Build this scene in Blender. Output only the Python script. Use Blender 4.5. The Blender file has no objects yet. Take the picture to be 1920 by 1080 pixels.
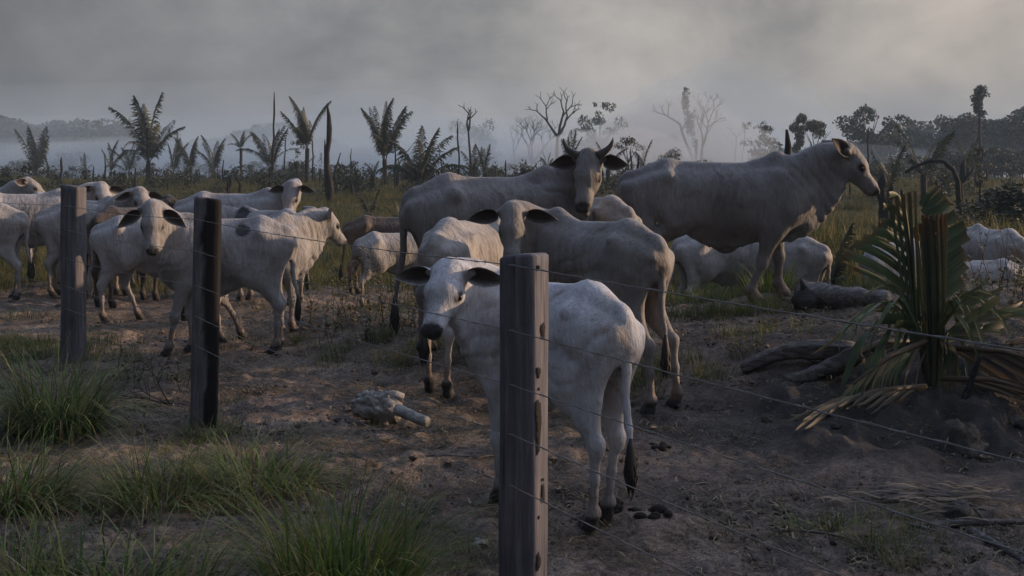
import bpy, math, random
import numpy as np
from mathutils import Vector, Matrix

sc = bpy.context.scene
# ------------------------------------------------------------------ camera
F_PX = 2133.0
camd = bpy.data.cameras.new('camera'); cam = bpy.data.objects.new('camera', camd); sc.collection.objects.link(cam)
camd.sensor_width = 36; camd.lens = 40; camd.clip_start = .1; camd.clip_end = 4000
camd.shift_y = -205/1920
cam.location = (0, 0, 1.56); cam.rotation_euler = (math.pi/2, 0, 0)
sc.camera = cam
# ------------------------------------------------------------------ light
SUN_AZ, SUN_EL = 14.0, 13.0          # degrees from +x towards +y, and above the horizon
wd = bpy.data.worlds.new('World'); sc.world = wd; wd.use_nodes = True
nt = wd.node_tree; nt.nodes.clear()
def N(t, **kw):
    n = nt.nodes.new(t)
    for k, v in kw.items(): setattr(n, k, v)
    return n
out = N('ShaderNodeOutputWorld'); bg = N('ShaderNodeBackground'); bg.inputs[1].default_value = .10
sky = N('ShaderNodeTexSky', sky_type='NISHITA', sun_disc=False)
sky.sun_elevation = math.radians(SUN_EL); sky.sun_rotation = math.radians(90-SUN_AZ)
sky.dust_density = 4; sky.air_density = 1.2
tc = N('ShaderNodeTexCoord'); sep = N('ShaderNodeSeparateXYZ'); nt.links.new(tc.outputs['Generated'], sep.inputs[0])
mp = N('ShaderNodeMapping'); mp.inputs['Scale'].default_value = (1, 1, 1.45); mp.inputs['Rotation'].default_value = (0, .35, 0); nt.links.new(tc.outputs['Generated'], mp.inputs[0])
no = N('ShaderNodeTexNoise'); no.inputs['Scale'].default_value = 5.5; no.inputs['Detail'].default_value = 7; no.inputs['Roughness'].default_value = .60; no.inputs['Distortion'].default_value = .25
nt.links.new(mp.outputs[0], no.inputs[0])
no2 = N('ShaderNodeTexNoise'); no2.inputs['Scale'].default_value = 1.9; no2.inputs['Detail'].default_value = 3; nt.links.new(mp.outputs[0], no2.inputs[0])
rx = N('ShaderNodeMapRange'); rx.inputs[1].default_value = -.55; rx.inputs[2].default_value = .5; nt.links.new(sep.outputs[0], rx.inputs[0])
side = N('ShaderNodeValToRGB')
e = side.color_ramp.elements
e[0].position = 0; e[0].color = (.048, .055, .064, 1); e[1].position = 1; e[1].color = (.335, .305, .275, 1)
x_ = e.new(.35); x_.color = (.185, .190, .198, 1); x_ = e.new(.6); x_.color = (.31, .30, .287, 1)
nt.links.new(rx.outputs[0], side.inputs[0])
cl = N('ShaderNodeValToRGB'); e = cl.color_ramp.elements
e[0].position = .34; e[0].color = (.70, .71, .73, 1); e[1].position = .66; e[1].color = (1.42, 1.36, 1.30, 1)
nt.links.new(no.outputs['Fac'], cl.inputs[0])
cl2 = N('ShaderNodeValToRGB'); e = cl2.color_ramp.elements
e[0].position = .32; e[0].color = (.84, .85, .87, 1); e[1].position = .66; e[1].color = (1.15, 1.12, 1.10, 1)
nt.links.new(no2.outputs['Fac'], cl2.inputs[0])
def mul(a, b):
    m = N('ShaderNodeMix', data_type='RGBA', blend_type='MULTIPLY'); m.inputs[0].default_value = 1
    nt.links.new(a, m.inputs[6]); nt.links.new(b, m.inputs[7]); return m.outputs[2]
smk = mul(mul(side.outputs[0], cl.outputs[0]), cl2.outputs[0])
gain = N('ShaderNodeVectorMath', operation='SCALE'); gain.inputs['Scale'].default_value = 12.5; nt.links.new(smk, gain.inputs[0])
# the smoke lies thick over the horizon and thins towards the zenith
cov = N('ShaderNodeMapRange'); cov.inputs[1].default_value = .25; cov.inputs[2].default_value = .95; cov.inputs[3].default_value = .96; cov.inputs[4].default_value = .62
nt.links.new(sep.outputs[2], cov.inputs[0])
ovr = N('ShaderNodeMapRange'); ovr.inputs[1].default_value = .16; ovr.inputs[2].default_value = .75; nt.links.new(sep.outputs[2], ovr.inputs[0])
ovc = N('ShaderNodeValToRGB'); e = ovc.color_ramp.elements; e[0].color = (1, 1, 1, 1); e[1].color = (2.9, 3.7, 5.5, 1); nt.links.new(ovr.outputs[0], ovc.inputs[0])
gm = N('ShaderNodeMix', data_type='RGBA', blend_type='MULTIPLY'); gm.inputs[0].default_value = 1; nt.links.new(gain.outputs[0], gm.inputs[6]); nt.links.new(ovc.outputs[0], gm.inputs[7])
bk = N('ShaderNodeMapRange'); bk.inputs[1].default_value = -.5; bk.inputs[2].default_value = .35; bk.inputs[3].default_value = .36; nt.links.new(sep.outputs[1], bk.inputs[0])
bm = N('ShaderNodeVectorMath', operation='SCALE'); nt.links.new(gm.outputs[2], bm.inputs[0]); nt.links.new(bk.outputs[0], bm.inputs['Scale'])
mx = N('ShaderNodeMix', data_type='RGBA'); nt.links.new(cov.outputs[0], mx.inputs[0])
nt.links.new(sky.outputs[0], mx.inputs[6]); nt.links.new(bm.outputs[0], mx.inputs[7])
nt.links.new(mx.outputs[2], bg.inputs[0]); nt.links.new(bg.outputs[0], out.inputs[0])

sun = bpy.data.lights.new('sun', 'SUN'); so = bpy.data.objects.new('sun', sun); sc.collection.objects.link(so)
sun.energy = 5.0; sun.color = (1, .68, .42); sun.angle = math.radians(1.0)
az, el = math.radians(SUN_AZ), math.radians(SUN_EL)
sdir = Vector((math.cos(el)*math.cos(az), math.cos(el)*math.sin(az), math.sin(el)))
so.rotation_euler = sdir.to_track_quat('Z', 'Y').to_euler()
sc.view_settings.view_transform = 'Standard'; sc.view_settings.look = 'None'; sc.view_settings.gamma = 1
sc.view_settings.exposure = 0.0; sc.view_settings.use_curve_mapping = False
sc.cycles.use_denoising = True; sc.cycles.volume_bounces = 0; sc.cycles.max_bounces = 5; sc.cycles.transparent_max_bounces = 6
sc.cycles.use_adaptive_sampling = True; sc.cycles.adaptive_threshold = .02

# ------------------------------------------------------------------ helpers
RG = random.Random(7)
C = sc.collection
def px(u, v, y):
    """the point seen at photo pixel (u, v) when it stands y metres ahead"""
    return np.array([(u-960)/F_PX*y, y, 1.56-(v-335)/F_PX*y])
def build(name, V, F, mat, parent=None, col=None, smooth=True):
    me = bpy.data.meshes.new(name)
    V = np.asarray(V, float)
    me.from_pydata(V.tolist(), [], F if isinstance(F, list) else F.tolist())
    if smooth: me.shade_smooth()
    if col is not None:
        a = me.color_attributes.new('col', 'FLOAT_COLOR', 'POINT')
        a.data.foreach_set('color', np.concatenate([col, np.ones((len(col), 1))], 1).astype(np.float32).ravel())
    me.materials.append(mat)
    o = bpy.data.objects.new(name, me); C.objects.link(o)
    if parent: o.parent = parent
    return o
def thing(name, label, cat, loc=(0, 0, 0), rz=0, group=None):
    o = bpy.data.objects.new(name, None); C.objects.link(o); o.empty_display_size = .1
    o.location = loc; o.rotation_euler = (0, 0, rz)
    return tag(o, label, cat, group)
def tag(o, label=None, cat=None, group=None, kind=None):
    if label: o['label'] = label
    if cat: o['category'] = cat
    if group: o['group'] = group
    if kind: o['kind'] = kind
    return o
class MB:
    """collects pieces of one mesh"""
    def __init__(s): s.V = []; s.F = []; s.C = []; s.n = 0
    def add(s, V, F, col=None):
        V = np.asarray(V, float); s.V.append(V)
        s.F += [[x+s.n for x in q] for q in (F if isinstance(F, list) else F.tolist())]
        if col is not None: s.C.append(np.tile(col, (len(V), 1)) if np.ndim(col) == 1 else np.asarray(col))
        s.n += len(V)
    def build(s, name, mat, parent=None, smooth=True):
        return build(name, np.concatenate(s.V), s.F, mat, parent, np.concatenate(s.C) if s.C else None, smooth)

# ------------------------------------------------------------------ materials
def mat_new(name):
    m = bpy.data.materials.new(name); m.use_nodes = True
    t = m.node_tree; return m, t, t.nodes['Principled BSDF']
def tn(t, typ, **kw):
    n = t.nodes.new(typ)
    for k, v in kw.items():
        if k in n.inputs: n.inputs[k].default_value = v
        else: setattr(n, k, v)
    return n
def noise(t, scale, detail=4, rough=.55, vec=None, stretch=None, dist=0, coords='Object'):
    c = t.nodes.new('ShaderNodeTexCoord'); s = c.outputs[coords]
    if stretch:
        m = t.nodes.new('ShaderNodeMapping'); m.inputs['Scale'].default_value = stretch; t.links.new(s, m.inputs[0]); s = m.outputs[0]
    n = t.nodes.new('ShaderNodeTexNoise'); n.inputs['Scale'].default_value = scale; n.inputs['Detail'].default_value = detail
    n.inputs['Roughness'].default_value = rough; n.inputs['Distortion'].default_value = dist
    t.links.new(s, n.inputs[0]); return n.outputs['Fac']
def ramp(t, fac, stops):
    r = t.nodes.new('ShaderNodeValToRGB'); el_ = r.color_ramp.elements
    while len(el_) < len(stops): el_.new(.5)
    for q, (p, c) in zip(el_, stops):
        q.position = p; q.color = (*c, 1) if np.ndim(c) else (c, c, c, 1)
    t.links.new(fac, r.inputs[0]); return r.outputs[0]
def mixc(t, a, b, fac=1.0, mode='MULTIPLY'):
    m = t.nodes.new('ShaderNodeMix'); m.data_type = 'RGBA'; m.blend_type = mode
    for s, i in ((a, 6), (b, 7)):
        if isinstance(s, tuple): m.inputs[i].default_value = (*s, 1)
        else: t.links.new(s, m.inputs[i])
    if isinstance(fac, (int, float)): m.inputs[0].default_value = fac
    else: t.links.new(fac, m.inputs[0])
    return m.outputs[2]
def vcol(t):
    n = t.nodes.new('ShaderNodeVertexColor'); n.layer_name = 'col'; return n.outputs[0]
def bump(t, h, bs, strength=.4, dist=.01, prev=None):
    b = t.nodes.new('ShaderNodeBump'); b.inputs['Strength'].default_value = strength; b.inputs['Distance'].default_value = dist
    t.links.new(h, b.inputs['Height'])
    if prev is not None: t.links.new(prev, b.inputs['Normal'])
    if bs is not None: t.links.new(b.outputs[0], bs.inputs['Normal'])
    return b.outputs[0]

M = {}
m, t, b = mat_new('cattle_hide'); M['hide'] = m
c_ = mixc(t, vcol(t), ramp(t, noise(t, 2.6, 5, .6), [(.32, (.50, .475, .46)), (.5, (.70, .69, .69)), (.68, (.86, .86, .88))]))
c_ = mixc(t, c_, ramp(t, noise(t, 38, 4, .7, stretch=(1, 1, .22)), [(.35, (.86, .85, .84)), (.65, (1.08, 1.08, 1.08))]))
c_ = mixc(t, c_, ramp(t, noise(t, 11, 3, .6), [(.62, (1, 1, 1)), (.74, (.80, .74, .68))]))
t.links.new(c_, b.inputs['Base Color']); b.inputs['Roughness'].default_value = .62
b.inputs['Specular IOR Level'].default_value = .35
b.inputs['Sheen Weight'].default_value = .12; b.inputs['Sheen Roughness'].default_value = .5
c_ = mixc(t, c_, ramp(t, noise(t, 3.7, 6, .7, dist=.8), [(.54, (1, 1, 1)), (.64, (.74, .66, .58))]))
t.links.new(c_, b.inputs['Base Color'])
h1 = bump(t, noise(t, 5, 4, .6, stretch=(1.8, 1, .7)), None, .75, .04)
h2 = bump(t, noise(t, 16, 4, .65, stretch=(1.6, 1, .30), dist=.8), None, .6, .018, h1)
bump(t, noise(t, 90, 4, .8, stretch=(1, 1, .18)), b, .8, .006, h2)

m, t, b = mat_new('ear_hide'); M['ear'] = m
t.links.new(mixc(t, vcol(t), ramp(t, noise(t, 40, 3), [(.3, (.7, .7, .7)), (.7, (1.2, 1.2, 1.2))])), b.inputs['Base Color']); b.inputs['Roughness'].default_value = .8
m, t, b = mat_new('eye'); M['eye'] = m
b.inputs['Base Color'].default_value = (.006, .005, .005, 1); b.inputs['Roughness'].default_value = .12
m, t, b = mat_new('horn'); M['horn'] = m
t.links.new(ramp(t, noise(t, 14, 4), [(.3, (.025, .022, .02)), (.7, (.075, .065, .055))]), b.inputs['Base Color']); b.inputs['Roughness'].default_value = .45
m, t, b = mat_new('tail_hair'); M['hair'] = m
t.links.new(ramp(t, noise(t, 30, 3, stretch=(1, 1, .2)), [(.3, (.006, .006, .007)), (.7, (.025, .022, .02))]), b.inputs['Base Color']); b.inputs['Roughness'].default_value = .6
m, t, b = mat_new('hair_pale'); M['hair_pale'] = m
t.links.new(ramp(t, noise(t, 30, 3, stretch=(1, 1, .2)), [(.3, (.2, .18, .16)), (.7, (.4, .37, .34))]), b.inputs['Base Color']); b.inputs['Roughness'].default_value = .7

m, t, b = mat_new('earth'); M['earth'] = m
big = noise(t, .55, 5, .6); mid = noise(t, 3.1, 6, .65); fine = noise(t, 28, 6, .75); grit = noise(t, 120, 3, .7)
dirt = ramp(t, mid, [(.30, (.095, .080, .070)), (.52, (.200, .168, .145)), (.72, (.32, .27, .235))])
dirt = mixc(t, dirt, ramp(t, fine, [(.34, (.42, .41, .40)), (.5, (.95, .94, .93)), (.66, (1.55, 1.5, 1.42))]))
dirt = mixc(t, dirt, ramp(t, grit, [(.36, (.65, .65, .65)), (.60, (1.15, 1.12, 1.1)), (.70, (2.0, 1.9, 1.7))]))
dirt = mixc(t, dirt, ramp(t, big, [(.35, (.62, .62, .66)), (.65, (1.22, 1.16, 1.10))]))
veg = mixc(t, ramp(t, mid, [(.3, (.028, .034, .015)), (.7, (.060, .062, .030))]), ramp(t, fine, [(.35, (.6, .6, .6)), (.65, (1.3, 1.3, 1.2))]))
vg = vcol(t)
sp_ = t.nodes.new('ShaderNodeSeparateColor'); t.links.new(vg, sp_.inputs[0])
c_ = mixc(t, dirt, veg, sp_.outputs[0], 'MIX')
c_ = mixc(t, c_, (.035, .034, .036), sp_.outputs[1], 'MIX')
t.links.new(c_, b.inputs['Base Color']); b.inputs['Roughness'].default_value = .93; b.inputs['Specular IOR Level'].default_value = .15
h1 = bump(t, mid, None, .7, .10); h2 = bump(t, fine, None, .75, .03, h1); bump(t, grit, b, .6, .008, h2)

def wood(name, dark, light, sc_=1.0, stretch=(1, 1, .06), bs=.35):
    m, t, b = mat_new(name)
    g = noise(t, 42*sc_, 6, .7, stretch=stretch, dist=.3); l = noise(t, 4, 4)
    cr = noise(t, 75*sc_, 3, .6, stretch=(1, 1, stretch[2]*.5))
    c = ramp(t, g, [(.30, tuple(x*.75 for x in dark)), (.48, dark), (.70, light)])
    c = mixc(t, c, ramp(t, cr, [(.30, (.45, .45, .45)), (.38, (1, 1, 1)), (.70, (1.12, 1.12, 1.12))]))
    c = mixc(t, c, ramp(t, l, [(.3, (.72, .72, .74)), (.7, (1.2, 1.18, 1.15))]))
    c = mixc(t, c, vcol(t))
    t.links.new(c, b.inputs['Base Color']); b.inputs['Roughness'].default_value = .85; b.inputs['Specular IOR Level'].default_value = .2
    h = bump(t, g, None, bs, .01); bump(t, cr, b, bs, .008, h)
    return m
M['post'] = wood('weathered_timber', (.088, .086, .098), (.165, .160, .175))
M['log'] = wood('bleached_driftwood', (.10, .095, .095), (.27, .255, .25), .8, (.10, 1, 1), .9)
M['log2'] = wood('grey_dead_wood', (.060, .055, .055), (.17, .16, .155), .8, (.10, 1, 1), .9)
M['bark'] = wood('dead_bark', (.022, .020, .019), (.055, .050, .046), .3, (1, 1, .2))
def plain(name, col, rough=.9, var=.5, scale=6, bmp=.5):
    m, t, b = mat_new(name)
    c = ramp(t, noise(t, scale, 5, .65), [(.3, tuple(x*(1-var) for x in col)), (.7, tuple(x*(1+var) for x in col))])
    t.links.new(c, b.inputs['Base Color']); b.inputs['Roughness'].default_value = rough; b.inputs['Specular IOR Level'].default_value = .2
    bump(t, noise(t, scale*5, 4, .7), b, bmp, .02)
    return m
M['char'] = plain('charred_wood', (.014, .013, .013), .8, .6, 12)
M['bone'] = plain('bleached_stump_wood', (.32, .31, .295), .9, .6, 16, 1.0)
M['rock'] = plain('grey_stone', (.085, .078, .072), .95, .55, 14, 1.0)
M['dung'] = plain('dung', (.018, .014, .012), .9, .5, 20)
M['wire'] = plain('fence_wire', (.21, .205, .20), .5, .2, 30)
M['twig'] = plain('dry_twig', (.06, .048, .04), .9, .4, 30)
M['straw'] = plain('dry_straw', (.20, .155, .105), .9, .5, 20)

def leaf(name, var=.35, trans=.35, rough=.55, tint=(1, 1, 1), objrand=False):
    m, t, b = mat_new(name)
    c = mixc(t, vcol(t), ramp(t, noise(t, 3.5, 3), [(.3, tuple((1-var)*x for x in tint)), (.7, tuple((1+var)*x for x in tint))]))
    if objrand:
        oi = t.nodes.new('ShaderNodeObjectInfo')
        c = mixc(t, c, ramp(t, oi.outputs['Random'], [(0, (.38, .46, .36)), (.5, (.80, .84, .72)), (1, (1.35, 1.2, .9))]))
    t.links.new(c, b.inputs['Base Color']); b.inputs['Roughness'].default_value = rough; b.inputs['Specular IOR Level'].default_value = .3
    tr = t.nodes.new('ShaderNodeBsdfTranslucent'); t.links.new(c, tr.inputs[0])
    mx_ = t.nodes.new('ShaderNodeMixShader'); mx_.inputs[0].default_value = trans
    o_ = t.nodes['Material Output']
    t.links.new(b.outputs[0], mx_.inputs[1]); t.links.new(tr.outputs[0], mx_.inputs[2]); t.links.new(mx_.outputs[0], o_.inputs[0])
    return m
M['grass'] = leaf('grass_blade', objrand=True)
M['tussock'] = leaf('tussock_blade')
M['palm'] = leaf('palm_leaf', .3, .25)
M['foliage'] = leaf('tree_foliage', .35, .2)
# ------------------------------------------------------------------ terrain height (metres)
CAM_H = 1.56
def _sst(t):
    t = np.clip(t, 0, 1); return t*t*(3-2*t)
def hash2(ix, iy, s):
    v = np.sin(ix*127.1+iy*311.7+s*74.7)*43758.5453
    return v-np.floor(v)
def vnoise(x, y, s=0):
    ix, iy = np.floor(x), np.floor(y); fx, fy = x-ix, y-iy
    fx = fx*fx*(3-2*fx); fy = fy*fy*(3-2*fy)
    a, b, c_, d = hash2(ix, iy, s), hash2(ix+1, iy, s), hash2(ix, iy+1, s), hash2(ix+1, iy+1, s)
    return (a*(1-fx)+b*fx)*(1-fy)+(c_*(1-fx)+d*fx)*fy
def fbm(x, y, s=0, o=4):
    v = 0; a = .5
    for i in range(o):
        v = v+a*vnoise(x*2**i, y*2**i, s+i); a *= .5
    return v
def hbase(x, y):
    x = np.asarray(x, float); y = np.asarray(y, float)
    foot = np.interp(x, [-3, -1, 0, 1, 2, 4, 8], [11.5, 8.4, 7.7, 7.0, 6.2, 6.0, 5.6])
    wid = np.interp(x, [-3, 0, 1.5, 3], [2.5, 2.2, 2.4, 2.4])
    top = np.interp(x, [-3.2, -1.5, 0, 1.2, 2.0, 3.0, 6], [0, .20, .26, .30, .38, .50, .60])
    up = _sst((y-foot)/wid)
    dn = _sst((y-np.interp(x, [-1, 1, 4], [12.0, 10.9, 10.9]))/1.8)
    low = np.interp(x, [-3, 1, 3, 12], [0, -.12, -.22, -.22])*_sst((60-y)/30)
    return top*up*(1-dn)+low*dn
def hgt(x, y):
    x = np.asarray(x, float); y = np.asarray(y, float)
    far = _sst((y-14)/20)
    hum = _sst((x/np.maximum(y, 1)-.17)/.08)*np.exp(-((y-20.5)/4.5)**2)*np.clip(fbm(x*.55, y*.55, 71, 3)-.18, 0, 1)*1.1
    return hbase(x, y)+(fbm(x*.9, y*.9, 3, 3)-.45)*(.03+.12*far)+hum
# ------------------------------------------------------------------ ramp of the far field, then the ground sheets
_hg0 = hgt
def hgt(x, y):
    y = np.asarray(y, float); x = np.asarray(x, float)
    ramp_ = 1.42*_sst((y-17)/58)-1.1*_sst((y-80)/80)
    ramp_ = ramp_-np.where(y > 160, 0, 0)
    back = np.clip(-y, 0, 50)*0
    return _hg0(x, y)+ramp_+back
def gz(x, y): return float(hgt(x, y))

def sheet(xs_of, ys, nx, dz=None):
    Y = np.repeat(ys[:, None], nx, 1); X = xs_of(ys)
    Z = hgt(X, Y)
    if dz is not None: Z = Z+dz(X, Y)
    V = np.stack([X, Y, Z], -1).reshape(-1, 3)
    i = np.arange((len(ys)-1)*nx).reshape(len(ys)-1, nx)[:, :-1].ravel()
    F = np.stack([i, i+1, i+nx+1, i+nx], 1)
    return V, F
def veg_mask(x, y):
    n = fbm(x*.55+3, y*.55, 11, 4)
    far = _sst((y-13.5)/5)
    bank = _sst((x-1.0)/1.0)*_sst((y-9.7)/1.5)*.8
    leftm = _sst((11.8-y)/1)*0
    midgap = np.exp(-((x+1.0)**2/1.2+(y-12)**2/4))*.9
    return np.clip(np.maximum(np.maximum(far, bank), midgap)*1.1+(n-.5)*1.2, 0, 1)
def lumps(x, y):
    near = _sst((34-y)/16)
    clod = np.clip(fbm(x*9, y*9, 21, 3)-.46, 0, 1)*.11
    hoof = np.clip(vnoise(x*4.3, y*4.3, 5)-.62, 0, 1)*-.12
    bankr = np.exp(-((x-2.6)/1.6)**2)*np.exp(-((y-6.9)/.9)**2)
    return (fbm(x*3, y*3, 9, 3)-.45)*.07*near+clod*near+hoof*near+bankr*(np.clip(fbm(x*4, y*4, 33, 4)-.42, 0, 1)*.45)
ys = np.concatenate([np.geomspace(1.6, 34, 620), np.geomspace(35, 110, 120)])
nxn = 560
g_V, g_F = sheet(lambda yy: yy[:, None]*0+np.linspace(-1, 1, nxn)[None]*(yy[:, None]*.62+2.2), ys, nxn, lumps)
vm = veg_mask(g_V[:, 0], g_V[:, 1])
ash = np.clip(fbm(g_V[:, 0]*.8, g_V[:, 1]*.8, 41, 3)-.45, 0, 1)*1.8*_sst((9-g_V[:, 1])/2)
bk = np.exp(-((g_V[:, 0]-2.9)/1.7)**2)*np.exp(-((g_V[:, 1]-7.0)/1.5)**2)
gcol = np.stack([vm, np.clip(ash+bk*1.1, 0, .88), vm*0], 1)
tag(build('ground', g_V, g_F, M['earth'], None, gcol), kind='structure')
# the land round and beyond it: a coarse sheet 2 cm lower that reaches the horizon
ys = np.concatenate([-np.geomspace(900, 2, 24), np.linspace(-1.5, 34, 40), np.geomspace(35, 1500, 90)])
V2, F2 = sheet(lambda yy: np.repeat((np.sign(np.linspace(-1, 1, 141))*np.abs(np.linspace(-1, 1, 141))**3*1500)[None], len(yy), 0), ys, 141,
               lambda x, y: np.where((np.abs(x) < np.maximum(y, 0)*.62+2.2) & (y > 1.5) & (y < 111), -.25, -.02))
tag(build('far_ground', V2, F2, M['earth'], None, np.tile([.9, 0, 0], (len(V2), 1))), kind='structure')
# ------------------------------------------------------------------ cattle (implicit surface bodies)
def _n(v):
    v = np.asarray(v, float); return v/np.linalg.norm(v)

class Prims:
    def __init__(s): s.l = []
    def add(s, a, b, ra, rb, k=.06, L=None, sc=1.0, neg=False):
        s.l.append((np.array(a, float), np.array(b, float), ra, rb, k, None if L is None else _n(L), sc, neg))

def prim_d(P, pr):
    a, b, ra, rb, k, L, sc, neg = pr
    ba = b-a
    pa = P-a
    if L is not None and sc != 1.0:
        ba = ba - L*(ba@L)*(1-1/sc)
        pa = pa - (pa@L)[..., None]*L*(1-1/sc)
    l2 = max(ba@ba, 1e-9)
    t = np.clip((pa@ba)/l2, 0, 1)
    q = pa-t[..., None]*ba
    d = np.sqrt((q*q).sum(-1))-(ra+(rb-ra)*t)
    return d*(sc if sc < 1 else 1.0)

def combine(D, d, k, neg):
    if neg:
        d = -d
        h = np.maximum(k-np.abs(D-d), 0)/k
        return np.maximum(D, d)+h*h*k*.25
    h = np.maximum(k-np.abs(D-d), 0)/k
    return np.minimum(D, d)-h*h*k*.25

def prim_box(pr):
    a, b, ra, rb, k, L, sc, neg = pr
    r = max(ra, rb)*max(1, sc)+k+.04
    return np.minimum(a, b)-r, np.maximum(a, b)+r

def sdf_pts(P, prims):
    D = np.full(len(P), .5)
    for pr in prims:
        lo, hi = prim_box(pr)
        m = np.all((P > lo) & (P < hi), axis=1)
        if m.any():
            D[m] = combine(D[m], prim_d(P[m], pr), pr[4], pr[7])
    return D

def surface(prims, h):
    lo = np.min([prim_box(p)[0] for p in prims], axis=0)
    hi = np.max([prim_box(p)[1] for p in prims], axis=0)
    n = np.ceil((hi-lo)/h).astype(int)+1
    ax = [lo[i]+h*np.arange(n[i]) for i in range(3)]
    D = np.full(n, .5, np.float32)
    for pr in prims:
        l, u = prim_box(pr)
        sl = tuple(slice(max(0, int((l[i]-lo[i])/h)), min(n[i], int((u[i]-lo[i])/h)+2)) for i in range(3))
        X, Y, Z = np.meshgrid(ax[0][sl[0]], ax[1][sl[1]], ax[2][sl[2]], indexing='ij')
        d = prim_d(np.stack([X, Y, Z], -1), pr)
        D[sl] = combine(D[sl], d.astype(np.float32), pr[4], pr[7])
    # surface nets
    S = D < 0
    acc = np.zeros(tuple(n-1)+(3,)); cnt = np.zeros(tuple(n-1))
    corners = [(i, j, k) for i in (0, 1) for j in (0, 1) for k in (0, 1)]
    def sub(A, c): return A[c[0]:A.shape[0]-1+c[0], c[1]:A.shape[1]-1+c[1], c[2]:A.shape[2]-1+c[2]]
    for c in corners:
        for axn in range(3):
            if c[axn] == 1: continue
            c2 = list(c); c2[axn] = 1
            da, db = sub(D, c), sub(D, tuple(c2))
            m = (da < 0) != (db < 0)
            t = np.where(m, da/np.where(m, da-db, 1), 0)
            for q in range(3):
                acc[..., q] += np.where(m, c[q]+(t if q == axn else 0), 0)
            cnt += m
    act = cnt > 0
    idx = np.full(act.shape, -1, np.int64); idx[act] = np.arange(act.sum())
    ijk = np.argwhere(act)
    V = lo+h*(ijk+acc[act]/cnt[act][:, None])
    F = []
    for axn in range(3):
        a1, a2 = (axn+1) % 3, (axn+2) % 3
        s0 = [slice(1, n[i]-1) for i in range(3)]; s1 = list(s0)
        s0[axn] = slice(0, n[axn]-1); s1[axn] = slice(1, n[axn])
        A, B = S[tuple(s0)], S[tuple(s1)]
        e = np.argwhere(A != B)
        if not len(e): continue
        inside = A[tuple(e.T)]
        base = e.copy(); base[:, a1] += 1; base[:, a2] += 1
        def g(d1, d2):
            q = base.copy(); q[:, a1] -= d1; q[:, a2] -= d2
            return idx[tuple(q.T)]
        q = np.stack([g(1, 1), g(0, 1), g(0, 0), g(1, 0)], 1)
        q[~inside] = q[~inside][:, ::-1]
        F.append(q)
    F = np.concatenate(F)
    # pull onto the exact surface
    e = h*.35
    for it in range(2):
        d0 = sdf_pts(V, prims)
        G = np.stack([sdf_pts(V+e*np.eye(3)[i], prims)-d0 for i in range(3)], 1)/e
        g2 = np.maximum((G*G).sum(1), .15)
        st = np.clip(d0/g2, -h, h)
        V = V-st[:, None]*G
    return V, F, G/np.maximum(np.linalg.norm(G, axis=1), 1e-6)[:, None]

def bez(p0, p1, p2, p3, t):
    return (1-t)**3*p0+3*(1-t)**2*t*p1+3*(1-t)*t*t*p2+t**3*p3

def head_frame(c):
    """head origin (poll), forward, left, up in body space"""
    N0 = np.array([.50*c['len'], 0, 1.20])
    az, el = math.radians(c['naz']), math.radians(c['nel'])
    P = N0+c['nl']*np.array([math.cos(el)*math.cos(az), math.cos(el)*math.sin(az), math.sin(el)])
    y, p, r = math.radians(c['hyaw']), math.radians(c['hpit']), math.radians(c.get('hroll', 0))
    f = np.array([math.cos(p)*math.cos(y), math.cos(p)*math.sin(y), math.sin(p)])
    l = np.array([-math.sin(y), math.cos(y), 0]); u = np.cross(f, l)
    l, u = l*math.cos(r)+u*math.sin(r), u*math.cos(r)-l*math.sin(r)
    return N0, P, f, l, u

COW0 = dict(len=1.0, g=1.0, naz=0, nel=25, nl=.62, hyaw=0, hpit=-45, hump=1.0, dew=1.0, fl=0, fr=0, hl=0, hr=0,
            hs=1.0, tail=.75, tside=.02, hooks=1.0, leg=1.0, horns=0, zl=(0, 0, 0, 0), sheath=.5, lie=0)

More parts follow.
